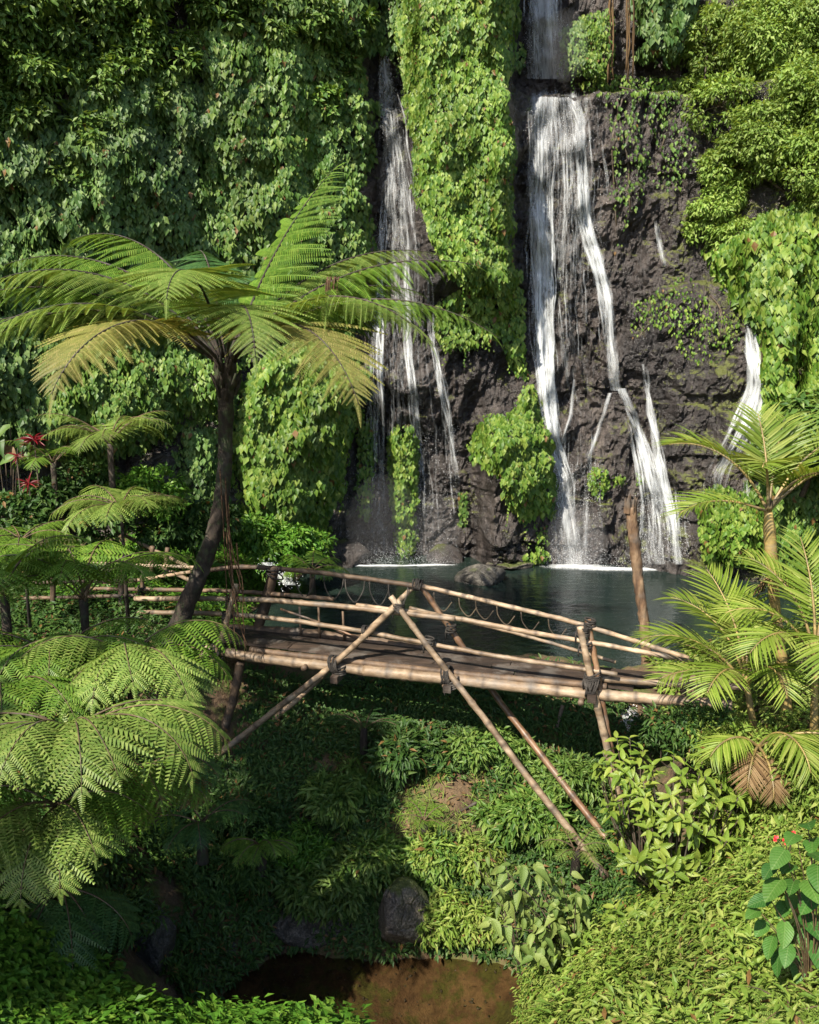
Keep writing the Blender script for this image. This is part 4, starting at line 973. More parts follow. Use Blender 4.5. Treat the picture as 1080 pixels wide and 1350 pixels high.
cover('slope_grass', 'thin dry grass on the sunlit earth of the slope under the bridge', M['cover_bright'], 900, (-1.6, 3, 10.6, 13.4), .16, 6, leaf4(.04, .01, .3), height=.04, seedmask=lambda x, y, z: fbm(x * 1.4, y * 1.4, 69, 3) > .47, cat='grass')
cover('dry_stalks', 'thin dry brown stalks among the creeping plants on the right bank', M['dead_leaf'], 500, (1.3, 5.4, 5.4, 9.4), .16, 3, leaf4(.03, .01, .2), height=.3, seedmask=lambda x, y, z: fbm(x * 1.2, y * 1.2, 29, 3) > .48)
cover('leafy_ground_cover', 'fresh green leafy ground cover at the bottom left edge', M['cover_lush'], 5600, (-4.6, -.55, 6.2, 7.95), .085, 9, leaf4(.32, .07, .2), height=.22, seedmask=lambda x, y, z: (y < 7.9 - .25 * np.abs(x + 1.9)))
cover('bank_plants', 'low green plants on the left bank below the ferns', M['cover_shade'], 7000, (-9, -3.2, 7, 16.5), .1, 8, BLEAF, height=.2)
cover('right_bank_plants', 'green plants on the right bank behind the palms', M['cover_bright'], 6000, (4.0, 10, 8, 16.5), .1, 8, BLEAF, height=.25)
cover('shore_plants', 'low green plants along the left shore of the pool', M['cover_lush'], 3500, (-6, -1.8, 14, 20.5), .11, 8, BLEAF, height=.2, seedmask=lambda x, y, z: z > .05)

# ================================================================== FERNS
def pinna_tmpl(n=16, w=.13, droop=.22, fwd=.35, gap=.62):
    V, Q = [], []
    def add(pts):
        b = len(V); V.extend(pts); Q.append([b, b + 1, b + 2, b + 3])
    zc = lambda x: -droop * x * x
    for i in range(n):
        x = (i + .6) / n; prof = min(1, .55 + 2.2 * x) * (1 - x) ** .55
        ww = w * max(prof, .12); dx = gap / n
        for s in (1, -1):
            x1 = x + ww * fwd
            add([[x - dx * .5, 0, zc(x)], [x + dx * .5, 0, zc(x)], [x1 + dx * .22, s * ww, zc(x1) - ww * .18], [x1 - dx * .22, s * ww, zc(x1) - ww * .18]])
    for i in range(6):
        a, b = i / 6, (i + 1) / 6
        add([[a, .008, zc(a) + .003], [a, -.008, zc(a) + .003], [b, -.006, zc(b) + .003], [b, .006, zc(b) + .003]])
    return np.array(V, float), [np.array(Q)]
PIN_TREE = pinna_tmpl(28, .12, .26, gap=.86)
PIN_FERN = pinna_tmpl(13, .2, .34, gap=.8)
PIN_SMALL = pinna_tmpl(9, .16, .2)
PIN_MESH = {}
def pin_mesh(t, mat):
    k = (id(t), mat.name)
    if k not in PIN_MESH: PIN_MESH[k] = mesh_np('pinna', t[0], t[1], mat)
    return PIN_MESH[k]
def frond(root, base, az, pitch, droop, Ln, npin, plen, mat, tmpl, singles, r0=.018, bare=.22, twist=0, sweep=.35, vee=.12, stipe_mat=None, prof_pow=.8, hang=.25, ex=1.4):
    az = R(az)
    out = np.array([math.cos(az), math.sin(az), 0]); side0 = np.array([-math.sin(az), math.cos(az), 0])
    n = 26; t = np.linspace(0, 1, n)
    ang = R(pitch) - R(droop) * t ** ex
    tan = np.cos(ang)[:, None] * out + np.sin(ang)[:, None] * np.array([0, 0, 1])
    wob = side0 * (R(twist) * t ** 2)[:, None] * .9
    tan = norm(tan + wob)
    pts = np.asarray(base, float) + np.concatenate([[np.zeros(3)], np.cumsum((tan[1:] + tan[:-1]) / 2 * Ln / (n - 1), 0)])
    fr = part('frond', *tube(pts, np.linspace(r0, r0 * .15, n), 5), stipe_mat or M['stipe'], root, True)
    org = np.array(thing_origin(root))
    ts = bare + (1 - bare) * ((np.arange(npin) + .5) / npin) ** .95
    Ps, Ns, Ts, Ss = [], [], [], []
    for tt in ts:
        p = np.array([np.interp(tt, t, pts[:, j]) for j in range(3)]); tg = norm(np.array([np.interp(tt, t, tan[:, j]) for j in range(3)]))
        sd = norm(np.cross(np.array([0, 0, 1.0]), tg)); nm = np.cross(tg, sd)
        q = (tt - bare) / (1 - bare)
        ln = plen * (min(1, .45 + 2.4 * q)) * (1 - q ** 1.7) ** prof_pow + .03
        for s in (1, -1):
            dr = norm(sd * s + tg * (sweep + .55 * q) + nm * vee + np.array([0, 0, -hang]) + rnd(1)[0] * .09)
            Ps.append(p); Ts.append(dr); Ns.append(norm(nm + sd * s * -.1 + rnd(1)[0] * .06)); Ss.append(ln * RNG.uniform(.82, 1.1))
    Ps.append(pts[-2]); Ts.append(tan[-1]); Ns.append(norm(np.cross(tan[-1], np.cross([0, 0, 1.], tan[-1])))); Ss.append(plen * .32)
    Ps, Ns, Ts, Ss = map(np.array, (Ps, Ns, Ts, Ss))
    if singles:
        me = pin_mesh(tmpl, mat)
        X, Yv, Z = basis(Ns, Ts)
        for i in range(len(Ps)):
            o = bpy.data.objects.new('pinna', me); C.objects.link(o); o.parent = fr
            o.matrix_basis = mat4(Ps[i] - org, X[i], Yv[i], Z[i], Ss[i])
    else:
        part('leaflets', *scatter(tmpl, Ps, Ns, Ts, Ss), mat, fr, kind='stuff')
    return fr

# ------------------------------------------------------------------ the big tree fern
TFY = 12.5
tp = np.array([at(228, 850, TFY), at(245, 800, TFY), at(262, 760, TFY), at(285, 690, TFY), at(296, 620, TFY), at(298, 550, TFY), at(297, 478, TFY)])
tp[:, 1] += np.array([0, 0, .02, .03, 0, -.02, 0])
tf = thing('tree_fern', 'tall tree fern with leaning dark trunk and wide feathery crown by the bridge', 'tree fern', tp[0])
tpath = smooth_path(tp, 60)
tr_ = np.interp(np.linspace(0, 1, 60), [0, .1, .4, .75, .92, 1], [.17, .135, .115, .10, .12, .16])
part('trunk', *tube(tpath, tr_, 14, .10), M['bark'], tf, True)
crown = tp[-1] + np.array([0, 0, .02])
FR = [  # az, pitch, droop, length, pinnae, pinna length, material, singles, twist, hang
 (150, 70, 84, 3.7, 34, 1.05, 'fern_green', 0, 0, .55), (168, 58, 76, 3.7, 34, 1.0, 'fern_green', 0, 8, .55), (184, 44, 62, 3.6, 32, .95, 'fern_green', 0, 0, .5),
 (200, 34, 58, 3.4, 30, .9, 'fern_green', 0, 0, .45), (245, 38, 92, 3.5, 33, 1.2, 'fern_gold', 1, 4, .06), (214, 44, 92, 3.7, 33, 1.1, 'fern_lit', 1, -6, .2),
 (42, 68, 26, 3.5, 33, 1.05, 'fern_green', 0, 0, .35), (266, 60, 100, 3.2, 33, 1.1, 'fern_lit', 1, 10, .06), (308, 36, 92, 3.7, 33, 1.2, 'fern_gold', 1, -4, .06),
 (16, 58, 68, 3.6, 30, .85, 'fern_lit', 0, 0, .5), (358, 50, 64, 3.9, 30, .9, 'fern_green', 0, -6, .5), (342, 38, 72, 4.1, 30, .9, 'fern_green', 0, -4, .42),
 (4, 36, 56, 3.6, 28, .85, 'fern_green', 0, 4, .42), (110, 64, 62, 3.0, 28, .9, 'fern_dark', 0, 0, .3), (132, 48, 60, 3.4, 28, .9, 'fern_green', 0, 0, .3),
 (32, 46, 60, 3.5, 28, .9, 'fern_green', 0, 0, .38), (203, 42, 88, 3.5, 28, .95, 'fern_lit', 0, 6, .28), (290, 48, 98, 3.2, 28, 1.05, 'fern_lit', 0, -6, .08),
 (80, 44, 55, 3.0, 26, .85, 'fern_dark', 0, 0, .3), (328, 46, 92, 3.7, 29, 1.0, 'fern_lit', 0, 0, .24), (190, 58, 88, 3.6, 30, 1.0, 'fern_lit', 0, 0, .4)]
for (az, pi_, dr, ln, npn, pl, mt, sg, tw, hg) in FR:
    a = R(az)
    b = crown + np.array([math.cos(a) * .08, math.sin(a) * .08, RNG.uniform(-.06, .06)])
    frond(tf, b, az, pi_, dr, ln, npn, pl, M[mt], PIN_TREE, bool(sg), r0=.026, twist=tw, bare=.2, hang=hg, stipe_mat=M['bark'], ex=1.15)
# brown frond stumps round the trunk top, one hanging dead leaf clump
st = []
for k in range(26):
    a = RNG.uniform(0, 6.28); h0 = RNG.uniform(-.55, .05); o_ = np.array([math.cos(a), math.sin(a), 0])
    b = crown + np.array([0, 0, h0]) + o_ * .11
    st.append(tube(np.array([b, b + o_ * .06 + np.array([0, 0, .12]), b + o_ * .1 + np.array([0, 0, .22])]), [.03, .025, .015], 5))
part('frond_stumps', *join(st), M['bark'], tf, True, kind='stuff')
fr_r = []
for k in range(14):
    p0 = at(438 + RNG.normal() * 6, 365, TFY - .3); p = [p0]
    for j in range(5): p.append(p[-1] + np.array([RNG.normal() * .02, RNG.normal() * .02, -.09]))
    fr_r.append(tube(np.array(p), .008, 4))
part('dead_tassel', *join(fr_r), M['root'], tf, True, kind='stuff', label='reddish dead tassel hanging from a right frond')
# reddish aerial roots down the trunk
ar = thing('dangling_roots', 'reddish brown roots dangling from the tree fern trunk over the rails', 'roots', at(320, 880, TFY - .3))
for k in range(9):
    x0 = 298 + RNG.normal() * 4; y0 = RNG.uniform(600, 720); xe = 318 + RNG.normal() * 9; ye = RNG.uniform(800, 885)
    pth = smooth_path([at(x0, y0, TFY - .16), at(x0 + 4, y0 + 60, TFY - .2), at((x0 + xe) / 2 + RNG.normal() * 5, (y0 + ye) / 2 + 20, TFY - .3), at(xe, ye, TFY - .38)], 12)
    part('root', *tube(pth, np.linspace(.010, .005, 12), 5, .2), M['root'], ar, True)

# ------------------------------------------------------------------ smaller ferns
def fern(label, px, py, Y, n, Ln, plen, mat, singles=True, npin=11, pitch=(50, 75), droop=(70, 100), tmpl=None, az0=None, azr=360, trunk=.5, tr=.05, name='fern', group='ferns on the left bank', bare=.2, r0=.012, gold=None):
    c = at(px, py, Y)
    gz_ = min(float(ground_z(c[0], c[1])), c[2] - .1)
    base = np.array([c[0], c[1], max(gz_, c[2] - trunk)])
    root = thing(name, label, 'fern', base, group)
    part('trunk', *tube(np.array([base - np.array([0, 0, .1]), (base + c) / 2, c]), [tr * 1.4, tr * 1.1, tr], 8, .15), M['bark'], root, True)
    a0 = RNG.uniform(0, 360) if az0 is None else az0 - azr / 2
    for k in range(n):
        az = a0 + azr * (k + .5) / n + RNG.uniform(-9, 9)
        mm = gold if (gold is not None and math.sin(R(az)) < -.35) else mat
        frond(root, c + rnd(1)[0] * .015, az, RNG.uniform(*pitch), RNG.uniform(*droop), Ln * RNG.uniform(.85, 1.1), npin, plen, mm, tmpl or PIN_FERN, singles, r0=r0, bare=bare, twist=RNG.uniform(-12, 12), sweep=.4, hang=.3, prof_pow=.7)
    return root
fern('big sunlit fern with pale yellow-green fronds, lower left', 95, 965, 7.3, 11, 1.5, .6, M['fern_lit'], True, 12, (25, 50), (85, 115), trunk=.5, az0=268, azr=230, tr=.03)
fern('bright fern with broad arching fronds under the tree fern foot', 170, 868, 8.7, 11, 1.4, .56, M['fern_green'], True, 12, (25, 50), (80, 110), trunk=.5, az0=285, azr=240, tr=.03, gold=M['fern_lit'])
fern('lower sunlit fern with drooping fronds just under the big sunlit fern', 75, 1062, 7.35, 9, 1.15, .5, M['fern_green'], True, 11, (10, 40), (80, 105), trunk=.4, az0=272, azr=210, tr=.03, gold=M['fern_lit'])
fern('mid green fern filling the gap right of the lower sunlit fern', 165, 1020, 7.9, 8, 1.0, .44, M['fern_green'], True, 10, (20, 45), (85, 110), trunk=.4, az0=290, azr=200, tr=.03)
fern('shadowy fern hanging below the big sunlit fern', 80, 1170, 8.1, 7, 1.0, .5, M['fern_dark'], True, 9, (0, 25), (80, 95), az0=270, azr=180, trunk=.3, tr=.03)
fern('shady fern on the left edge behind the big sunlit fern', 5, 915, 8.2, 8, 1.45, .58, M['fern_green'], True, 10, (30, 50), (80, 105), trunk=.5, az0=280, azr=240, tr=.03)
fern('fern with dense fronds between the bright fern and the left edge', 70, 870, 8.9, 8, 1.4, .62, M['fern_green'], True, 10, (30, 50), (80, 105), trunk=.5, az0=275, azr=230, tr=.03)
fern('dim fern with dry brown fronds right of the big sunlit fern', 200, 1010, 8.0, 6, .9, .38, M['fern_dark'], True, 9, (15, 45), (90, 120), trunk=.5, az0=290, azr=160, tr=.03, gold=M['dead_leaf'])
fern('drooping fern left of the tree fern foot below the umbrella fern', 110, 790, 9.8, 9, 1.4, 0.59, M['fern_green'], True, 9, (45, 68), (85, 115), trunk=.9)
fern('fern spilling over the left edge at rail height', 5, 785, 9.2, 8, 1.3, 0.55, M['fern_green'], False, 9, (45, 70), (65, 95), trunk=.9)
fern('pale umbrella fern on a thin stalk in front of the left fence', 160, 672, 11.4, 10, 1.05, .42, M['fern_lit'], True, 12, (25, 42), (60, 85), trunk=1.6, bare=.08, tr=.022)
fern('slender fern at the left edge beside the dirt path', 30, 712, 12.4, 8, 1.0, .3, M['fern_green'], False, 12, (25, 45), (50, 80), trunk=1.2, tr=.02)
fern('grey-green fern with wide fronds in front of the shaded vines at left', 145, 585, 15.6, 12, 1.35, .42, M['fern_lit'], False, 16, (30, 60), (60, 95), tmpl=PIN_TREE, trunk=1.5, r0=.018)
fern('small fern between the grey-green fern and the red leaved plants', 70, 610, 15.2, 8, .9, .3, M['fern_green'], False, 13, (30, 60), (60, 90), tmpl=PIN_TREE, trunk=1.0)
fern('little fern lit by the sun on the slope above the stream', 345, 1115, 10.3, 7, .6, .22, M['fern_green'], True, 10, (35, 60), (80, 110), az0=270, azr=200, trunk=.3, group='ferns on the slope')
fern('tiny dark fern beside the bare earth patch', 690, 1060, 11.3, 6, .4, .14, M['fern_green'], False, 9, (35, 60), (60, 90), trunk=.2, tmpl=PIN_SMALL, group='ferns on the slope')
fern('small fern in the dark between the bamboo props', 480, 960, 12.4, 7, .65, .2, M['fern_dark'], False, 10, (30, 60), (60, 90), trunk=.3, tmpl=PIN_SMALL, group='ferns on the slope')
fern('dim fern hanging on the bank below the left bridge end', 265, 1085, 9.4, 7, .7, .25, M['fern_dark'], False, 10, (20, 50), (70, 100), trunk=.4, group='ferns on the slope')
fern('small fern at the foot of the left bamboo props', 560, 1085, 11.0, 6, .5, .16, M['fern_green'], False, 9, (35, 60), (60, 90), trunk=.2, tmpl=PIN_SMALL, group='ferns on the slope')
fern('little yellowish fern among creepers at the bottom right', 745, 1325, 7.6, 5, .38, .12, M['fern_lit'], True, 9, (25, 50), (50, 80), trunk=.15, tmpl=PIN_SMALL, group='ferns on the near bank')
fern('yellowish fern leaf in the bottom right corner', 1040, 1335, 6.2, 5, .4, .13, M['fern_lit'], True, 9, (25, 50), (50, 80), trunk=.15, tmpl=PIN_SMALL, group='ferns on the near bank')
fern('fern half hidden behind the soft leaved plant', 760, 1120, 10.2, 6, .5, .16, M['fern_lit'], False, 9, (30, 60), (60, 90), trunk=.25, tmpl=PIN_SMALL, group='ferns on the near bank')
fern('fern at the water edge left of the pool', 412, 752, 17.2, 7, .8, .28, M['fern_green'], False, 11, (25, 50), (60, 90), trunk=.4, group='ferns on the slope')

# ================================================================== PALMS
PL = leaf_rich(.037, .018, .22, 5, .3)
PLM = mesh_np('leaflet', PL[0], PL[1], M['palm'], True)
PLD = mesh_np('leaflet', PL[0], PL[1], M['dead_leaf'], True)
def palm_frond(root, base, az, pitch, droop, Ln, nl, ll, vee=.45, twist=0, bare=.28, me=None, hang=.12, r0=.022, label=None):
    me = me or PLM
    azr = R(az); out = np.array([math.cos(azr), math.sin(azr), 0]); side0 = np.array([-math.sin(azr), math.cos(azr), 0])
    n = 22; t = np.linspace(0, 1, n); ang = R(pitch) - R(droop) * t ** 1.6
    tan = norm(np.cos(ang)[:, None] * out + np.sin(ang)[:, None] * np.array([0, 0, 1.]) + side0 * (R(twist) * t)[:, None])
    pts = np.asarray(base, float) + np.concatenate([[np.zeros(3)], np.cumsum((tan[1:] + tan[:-1]) / 2 * Ln / (n - 1), 0)])
    fr = part('frond', *tube(pts, np.linspace(r0, r0 * .2, n), 6), M['palm_trunk'], root, True, label=label)
    org = np.array(thing_origin(root))
    rest = []; nl = int(nl * 1.5); ll = ll * 1.15
    for k in range(nl):
        q = (k + .5) / nl; tt = bare + (1 - bare) * q
        p = np.array([np.interp(tt, t, pts[:, j]) for j in range(3)]); tg = norm(np.array([np.interp(tt, t, tan[:, j]) for j in range(3)]))
        sd = norm(np.cross(np.array([0, 0, 1.0]), tg)); nm = np.cross(tg, sd)
        ln = ll * (.55 + 1.6 * q if q < .28 else 1) * (1 - .55 * max(0, (q - .5) / .5) ** 1.5)
        for s in (1, -1):
            T = norm(sd * s * 1.0 + tg * (.55 + .7 * q) + nm * vee + np.array([0, 0, -hang]) + rnd(1)[0] * .06)
            Nn = norm(nm - sd * s * vee * .8 + rnd(1)[0] * .08)
            X, Yv, Z = basis(Nn[None], T[None])
            if CNT.get(root.name, 0) >= 300:
                rest.append((p, Nn, T, ln * RNG.uniform(.9, 1.1))); continue
            CNT[root.name] = CNT.get(root.name, 0) + 1
            o = bpy.data.objects.new('leaflet', me); C.objects.link(o); o.parent = fr
            o.matrix_basis = mat4(p - org, X[0], Yv[0], Z[0], ln * RNG.uniform(.9, 1.1), ln * RNG.uniform(.85, 1.25))
    if rest:
        a = [np.array(v) for v in zip(*rest)]
        part('leaflets', *scatter(PL, *a), M['palm'], fr, True, kind='stuff')
    return fr
CNT = {}
PY = 10.5
pt = np.array([at(1040, 985, PY), at(1034, 900, PY), at(1022, 800, PY), at(1016, 720, PY), at(1013, 675, PY)])
pt[0, 2] = min(pt[0, 2], float(ground_z(pt[0, 0], pt[0, 1])))
pm = thing('palm', 'slim yellow-stemmed palm with upright feathery fronds at the right edge', 'palm', pt[0], 'palms on the right bank')
pp = smooth_path(pt, 46)
rr_ = np.interp(np.linspace(0, 1, 46), [0, .6, .75, .9, 1], [.075, .06, .07, .075, .05]); rr_ = rr_ * (1 + .12 * (np.arange(46) % 6 == 0))
part('trunk', *tube(pp, rr_, 10), M['palm_trunk'], pm, True)
pc = pt[-1]
for (az, pi_, dr, ln, nl, ll, tw) in [(168, 62, 75, 1.55, 19, .55, 0), (95, 80, 30, 1.25, 16, .5, 0), (20, 60, 60, 1.5, 18, .5, 0), (-30, 55, 75, 1.4, 17, .5, 0), (235, 68, 85, 1.25, 16, .48, 10), (300, 60, 90, 1.3, 16, .48, 0), (60, 72, 50, 1.4, 17, .5, 0), (190, 22, 55, 1.2, 15, .45, 0)]:
    palm_frond(pm, pc, az, pi_, dr, ln, nl, ll, .45, tw)
fb = []
for k in range(18):
    p = [at(1022, 765, PY - .08)]
    a = RNG.uniform(0, 6.28)
    for j in range(5): p.append(p[-1] + np.array([math.cos(a) * .05, math.sin(a) * .05 - .01, .03 - .035 * j]))
    fb.append(tube(np.array(p), .008, 4))
part('flower_tassel', *join(fb), M['root_tan'], pm, True, kind='stuff', label='yellow-brown flower tassel on the stem')
c2 = at(985, 905, 10.0); b2 = np.array([c2[0] + .25, c2[1], float(ground_z(c2[0] + .25, c2[1]))])
pm2 = thing('palm', 'low clumping palm with wide fronds covering the right bridge end', 'palm', b2, 'palms on the right bank')
part('trunk', *tube(smooth_path([b2, (b2 + c2) / 2, c2], 10), np.linspace(.06, .035, 10), 8), M['palm_trunk'], pm2, True)
for (az, pi_, dr, ln, nl, ll, tw) in [(150, 72, 70, 1.45, 19, .5, 0), (176, 52, 70, 1.45, 19, .5, 0), (196, 30, 50, 1.25, 17, .42, 0), (120, 76, 40, 1.5, 18, .5, 0), (225, 48, 95, 1.2, 16, .45, 0), (80, 68, 45, 1.3, 16, .45, 0), (270, 55, 100, 1.3, 16, .45, 0), (160, 42, 40, 1.1, 16, .42, 6)]:
    palm_frond(pm2, c2, az, pi_, dr, ln, nl, ll, .3, tw)
c3 = at(1075, 870, 9.4); b3 = np.array([c3[0] + .1, c3[1], float(ground_z(c3[0] + .1, c3[1]))])
pm3 = thing('palm', 'dense green palm clump cut off by the right edge', 'palm', b3, 'palms on the right bank')
part('trunk', *tube(smooth_path([b3, (b3 + c3) / 2, c3], 10), np.linspace(.06, .035, 10), 8), M['palm_trunk'], pm3, True)
for (az, pi_, dr, ln, nl, ll, tw) in [(140, 75, 60, 1.4, 18, .5, 0), (180, 60, 85, 1.3, 18, .48, 0), (210, 50, 95, 1.3, 17, .48, 0), (250, 55, 110, 1.3, 17, .45, 0), (60, 75, 50, 1.3, 16, .45, 0), (300, 55, 100, 1.2, 16, .45, 0), (100, 82, 30, 1.4, 16, .45, 0), (20, 60, 60, 1.3, 16, .45, 0)]:
    palm_frond(pm3, c3, az, pi_, dr, ln, nl, ll, .3, tw)
c4 = at(1000, 985, 9.5); b4 = np.array([c4[0], c4[1], float(ground_z(c4[0], c4[1]))])
pm4 = thing('palm', 'small palm with hanging dried brown fronds on the right bank', 'palm', b4, 'palms on the right bank')
part('trunk', *tube(smooth_path([b4, (b4 + c4) / 2, c4], 10), np.linspace(.06, .04, 10), 8), M['palm_trunk'], pm4, True)
for (az, pi_, dr, ln, nl, ll, me) in [(265, 10, 95, .8, 18, .25, PLD), (240, 20, 110, .8, 16, .25, PLD), (300, 45, 105, 1.1, 18, .4, None), (335, 40, 80, 1.1, 17, .4, None), (210, 40, 90, .9, 16, .35, None), (280, 55, 120, 1.2, 17, .4, None)]:
    palm_frond(pm4, c4, az, pi_, dr, ln, nl, ll, .15, 0, me=me, hang=.3, label='dried brown frond' if me else None)

# ================================================================== LARGE LEAVED PLANTS (each leaf its own part)
def leaf_obj(parent, me, P, N, T, s, w=None):
    X, Yv, Z = basis(np.asarray(N)[None], np.asarray(T)[None])
    o = bpy.data.objects.new('leaf', me); C.objects.link(o); o.parent = parent
    o.matrix_basis = mat4(np.asarray(P) - np.array(thing_origin(parent)), X[0], Yv[0], Z[0], s, w or s)
    return o
def leaf_oval(w, fold, curl, nseg=10, k=.75, pw=.8, base=0.0, wave=.012):
    V, Q = [], []
    for i in range(nseg + 1):
        x = i / nseg; p = max(math.sin(math.pi * min(1, x) ** k), 0) ** pw
        p = max(p, base * (1 - x * 6)); ww = w * p; z = -curl * x * x
        for u in (1, .55, 0, -.55, -1):
            V.append([x - (.07 * base if x == 0 and abs(u) > .5 else 0), ww * u, z + fold * abs(u) * p + wave * math.sin(x * 19 + u * 2) * abs(u)])
    for i in range(nseg):
        for j in range(4): a = i * 5 + j; Q.append([a, a + 1, a + 6, a + 5])
    return np.array(V, float), [np.array(Q)]
OB = leaf_oval(.19, .07, .28, 7); HB = leaf_oval(.25, .10, .5, 9, .55, 1.05, .45); BB = leaf_oval(.34, .07, .28, 10, .72, .7, .4)
bush_me = mesh_np('leaf', *OB, M['bush_leaf'], True); soft_me = mesh_np('leaf', *HB, M['soft_leaf'], True)
broad_me = mesh_np('leaf', *BB, M['broad_leaf'], True); red_me = mesh_np('leaf', *leaf_rich(.07, .05, .4, 6, .4), M['red_leaf'], True)
lush_me = mesh_np('leaf', *BB, M['vine_mid'], True)

def whorl_bush(name, label, base, tips, me, size, per=8, group=None, droop=.15, up=.6, stem_r=.014, singles=290):
    root = thing(name, label, 'bush', base, group)
    base = np.asarray(base, float); rest = []; cnt = 0
    for (p, dirv) in tips:
        p = np.asarray(p, float)
        mid = base * .35 + p * .65 - np.array([0, 0, .15]); 
        part('stem', *tube(smooth_path([base, mid, p], 9), np.linspace(stem_r, stem_r * .4, 9), 5), M['stem'], root, True)
        dirv = norm(np.asarray(dirv, float))
        a0 = RNG.uniform(0, 6.28)
        for k in range(per):
            s1 = norm(np.cross(dirv, [0.3, .1, 1.0])); s2 = np.cross(dirv, s1); a = a0 + 2.399 * k
            rad = s1 * math.cos(a) + s2 * math.sin(a)
            h = -.16 * (k / per) 
            T = norm(rad + dirv * (up * (1 - k / per)) - np.array([0, 0, droop]) + rnd(1)[0] * .12)
            Nn = norm(dirv + np.array([0, 0, .5]) + rnd(1)[0] * .3); sz = size * RNG.uniform(.6, 1.15); cnt += 1
            if cnt <= singles: leaf_obj(root, me, p + dirv * h, Nn, T, sz)
            else: rest.append((p + dirv * h, Nn, T, sz))
    if rest:
        a = [np.array(v) for v in zip(*rest)]
        part('leaves', *scatter(OB, *a), M['bush_leaf'], root, kind='stuff')
    return root
tips = []
bc = at(890, 1080, 9.4)
for k in range(95):
    d = norm(rnd(1)[0] + np.array([0, -.7, .45]))
    tips.append((bc + d * np.array([.95, .6, .8]) * RNG.uniform(.55, 1.08), d * .7 + np.array([0, -.1, .6]) + rnd(1)[0] * .2))
tips.sort(key=lambda t: t[0][1])
whorl_bush('leafy_bush', 'big glossy yellow-green bush with whorled leaves at the right bridge end', (bc[0] + .1, bc[1] + .2, float(ground_z(bc[0] + .1, bc[1] + .2))), tips, bush_me, .175, 8)
tips = []
bc2 = at(825, 1020, 9.9)
for k in range(16):
    d = norm(rnd(1)[0] + np.array([-.3, -.6, .6])); tips.append((bc2 + d * np.array([.35, .35, .45]), d * .6 + np.array([0, 0, .7])))
whorl_bush('leafy_bush', 'upright leafy shoots rising left behind the big glossy bush', (bc2[0] + .3, bc2[1], float(ground_z(bc2[0] + .3, bc2[1]))), tips, bush_me, .17, 8)
tips = []
bc3 = at(885, 1215, 8.6)
for k in range(24):
    d = norm(rnd(1)[0] + np.array([0, -.7, .2])); tips.append((bc3 + d * np.array([.75, .3, .3]), d * .6 + np.array([0, -.2, .3])))
whorl_bush('leafy_bush', 'straggly leafy sprouts below the big glossy bush, above the creepers', (bc3[0], bc3[1] + .2, float(ground_z(bc3[0], bc3[1] + .2))), tips, bush_me, .17, 7, droop=.5)

for lab, px, py in [('small broad-leaved weed in the creepers just below the straggly sprouts', 870, 1262), ('small weed in the creepers beside the dark broad leaved plant', 985, 1225), ('small weed near the bottom edge of the right bank', 850, 1325), ('small weed in the creepers right of the drooping heart-leaved plant', 775, 1285), ('small weed low on the bank near the bottom right corner fern', 965, 1305)]:
    p, ok = hit_ground(np.array([px], float), np.array([py], float)); wx, wy, wz = p[0]
    wt = [((wx + RNG.normal() * .1, wy + RNG.normal() * .08, wz + RNG.uniform(.18, .3)), (RNG.normal() * .3, -.2, 1)) for _ in range(3)]
    whorl_bush('weed', lab, (wx, wy, wz), wt, bush_me, .14, 6, group='weeds on the near right bank', stem_r=.006)
def drooping_plant(name, label, base, pts, me, size, n_per=5):
    root = thing(name, label, 'plant', base)
    base = np.asarray(base, float)
    for p in pts:
        p = np.asarray(p, float); mid = (base + p) / 2 + np.array([0, 0, .18])
        path = smooth_path([base, mid, p], 10)
        part('stem', *tube(path, np.linspace(.013, .005, 10), 5), M['stem'], root, True)
        for k in range(n_per):
            q = path[9 - k] if k < 9 else p
            sd = rnd(1)[0] * np.array([1, .8, .35])
            T = norm(sd * .95 + np.array([0, -.2, -.5]))
            leaf_obj(root, me, q + rnd(1)[0] * .05, norm(np.array([0, -.35, .75]) + sd * .5 + rnd(1)[0] * .35), T, size * RNG.uniform(.5, 1.1))
    return root
b = at(720, 1215, 8.9); gb = np.array([b[0] + .35, b[1] + .15, float(ground_z(b[0] + .35, b[1] + .15))])
pts = [at(x, y, 8.75 + RNG.uniform(-.15, .25)) for x, y in [(650, 1165), (668, 1150), (690, 1140), (715, 1150), (740, 1160), (760, 1175), (655, 1190), (680, 1185), (705, 1185), (730, 1195), (755, 1200), (660, 1220), (690, 1215), (715, 1225), (740, 1225), (680, 1245), (705, 1255), (720, 1245)]]
drooping_plant('heart_leaf_plant', 'soft heart-leaved plant drooping over the stream edge', gb, pts, soft_me, .21, 15)
pts = [at(x, y, 9.7 + RNG.uniform(-.1, .2)) for x, y in [(625, 1135), (645, 1122), (665, 1130), (640, 1150)]]
b = at(690, 1150, 9.8)
drooping_plant('heart_leaf_plant', 'thin pale heart-leaved sprig above the drooping plant', (b[0], b[1], float(ground_z(b[0], b[1]))), pts, soft_me, .14, 6)

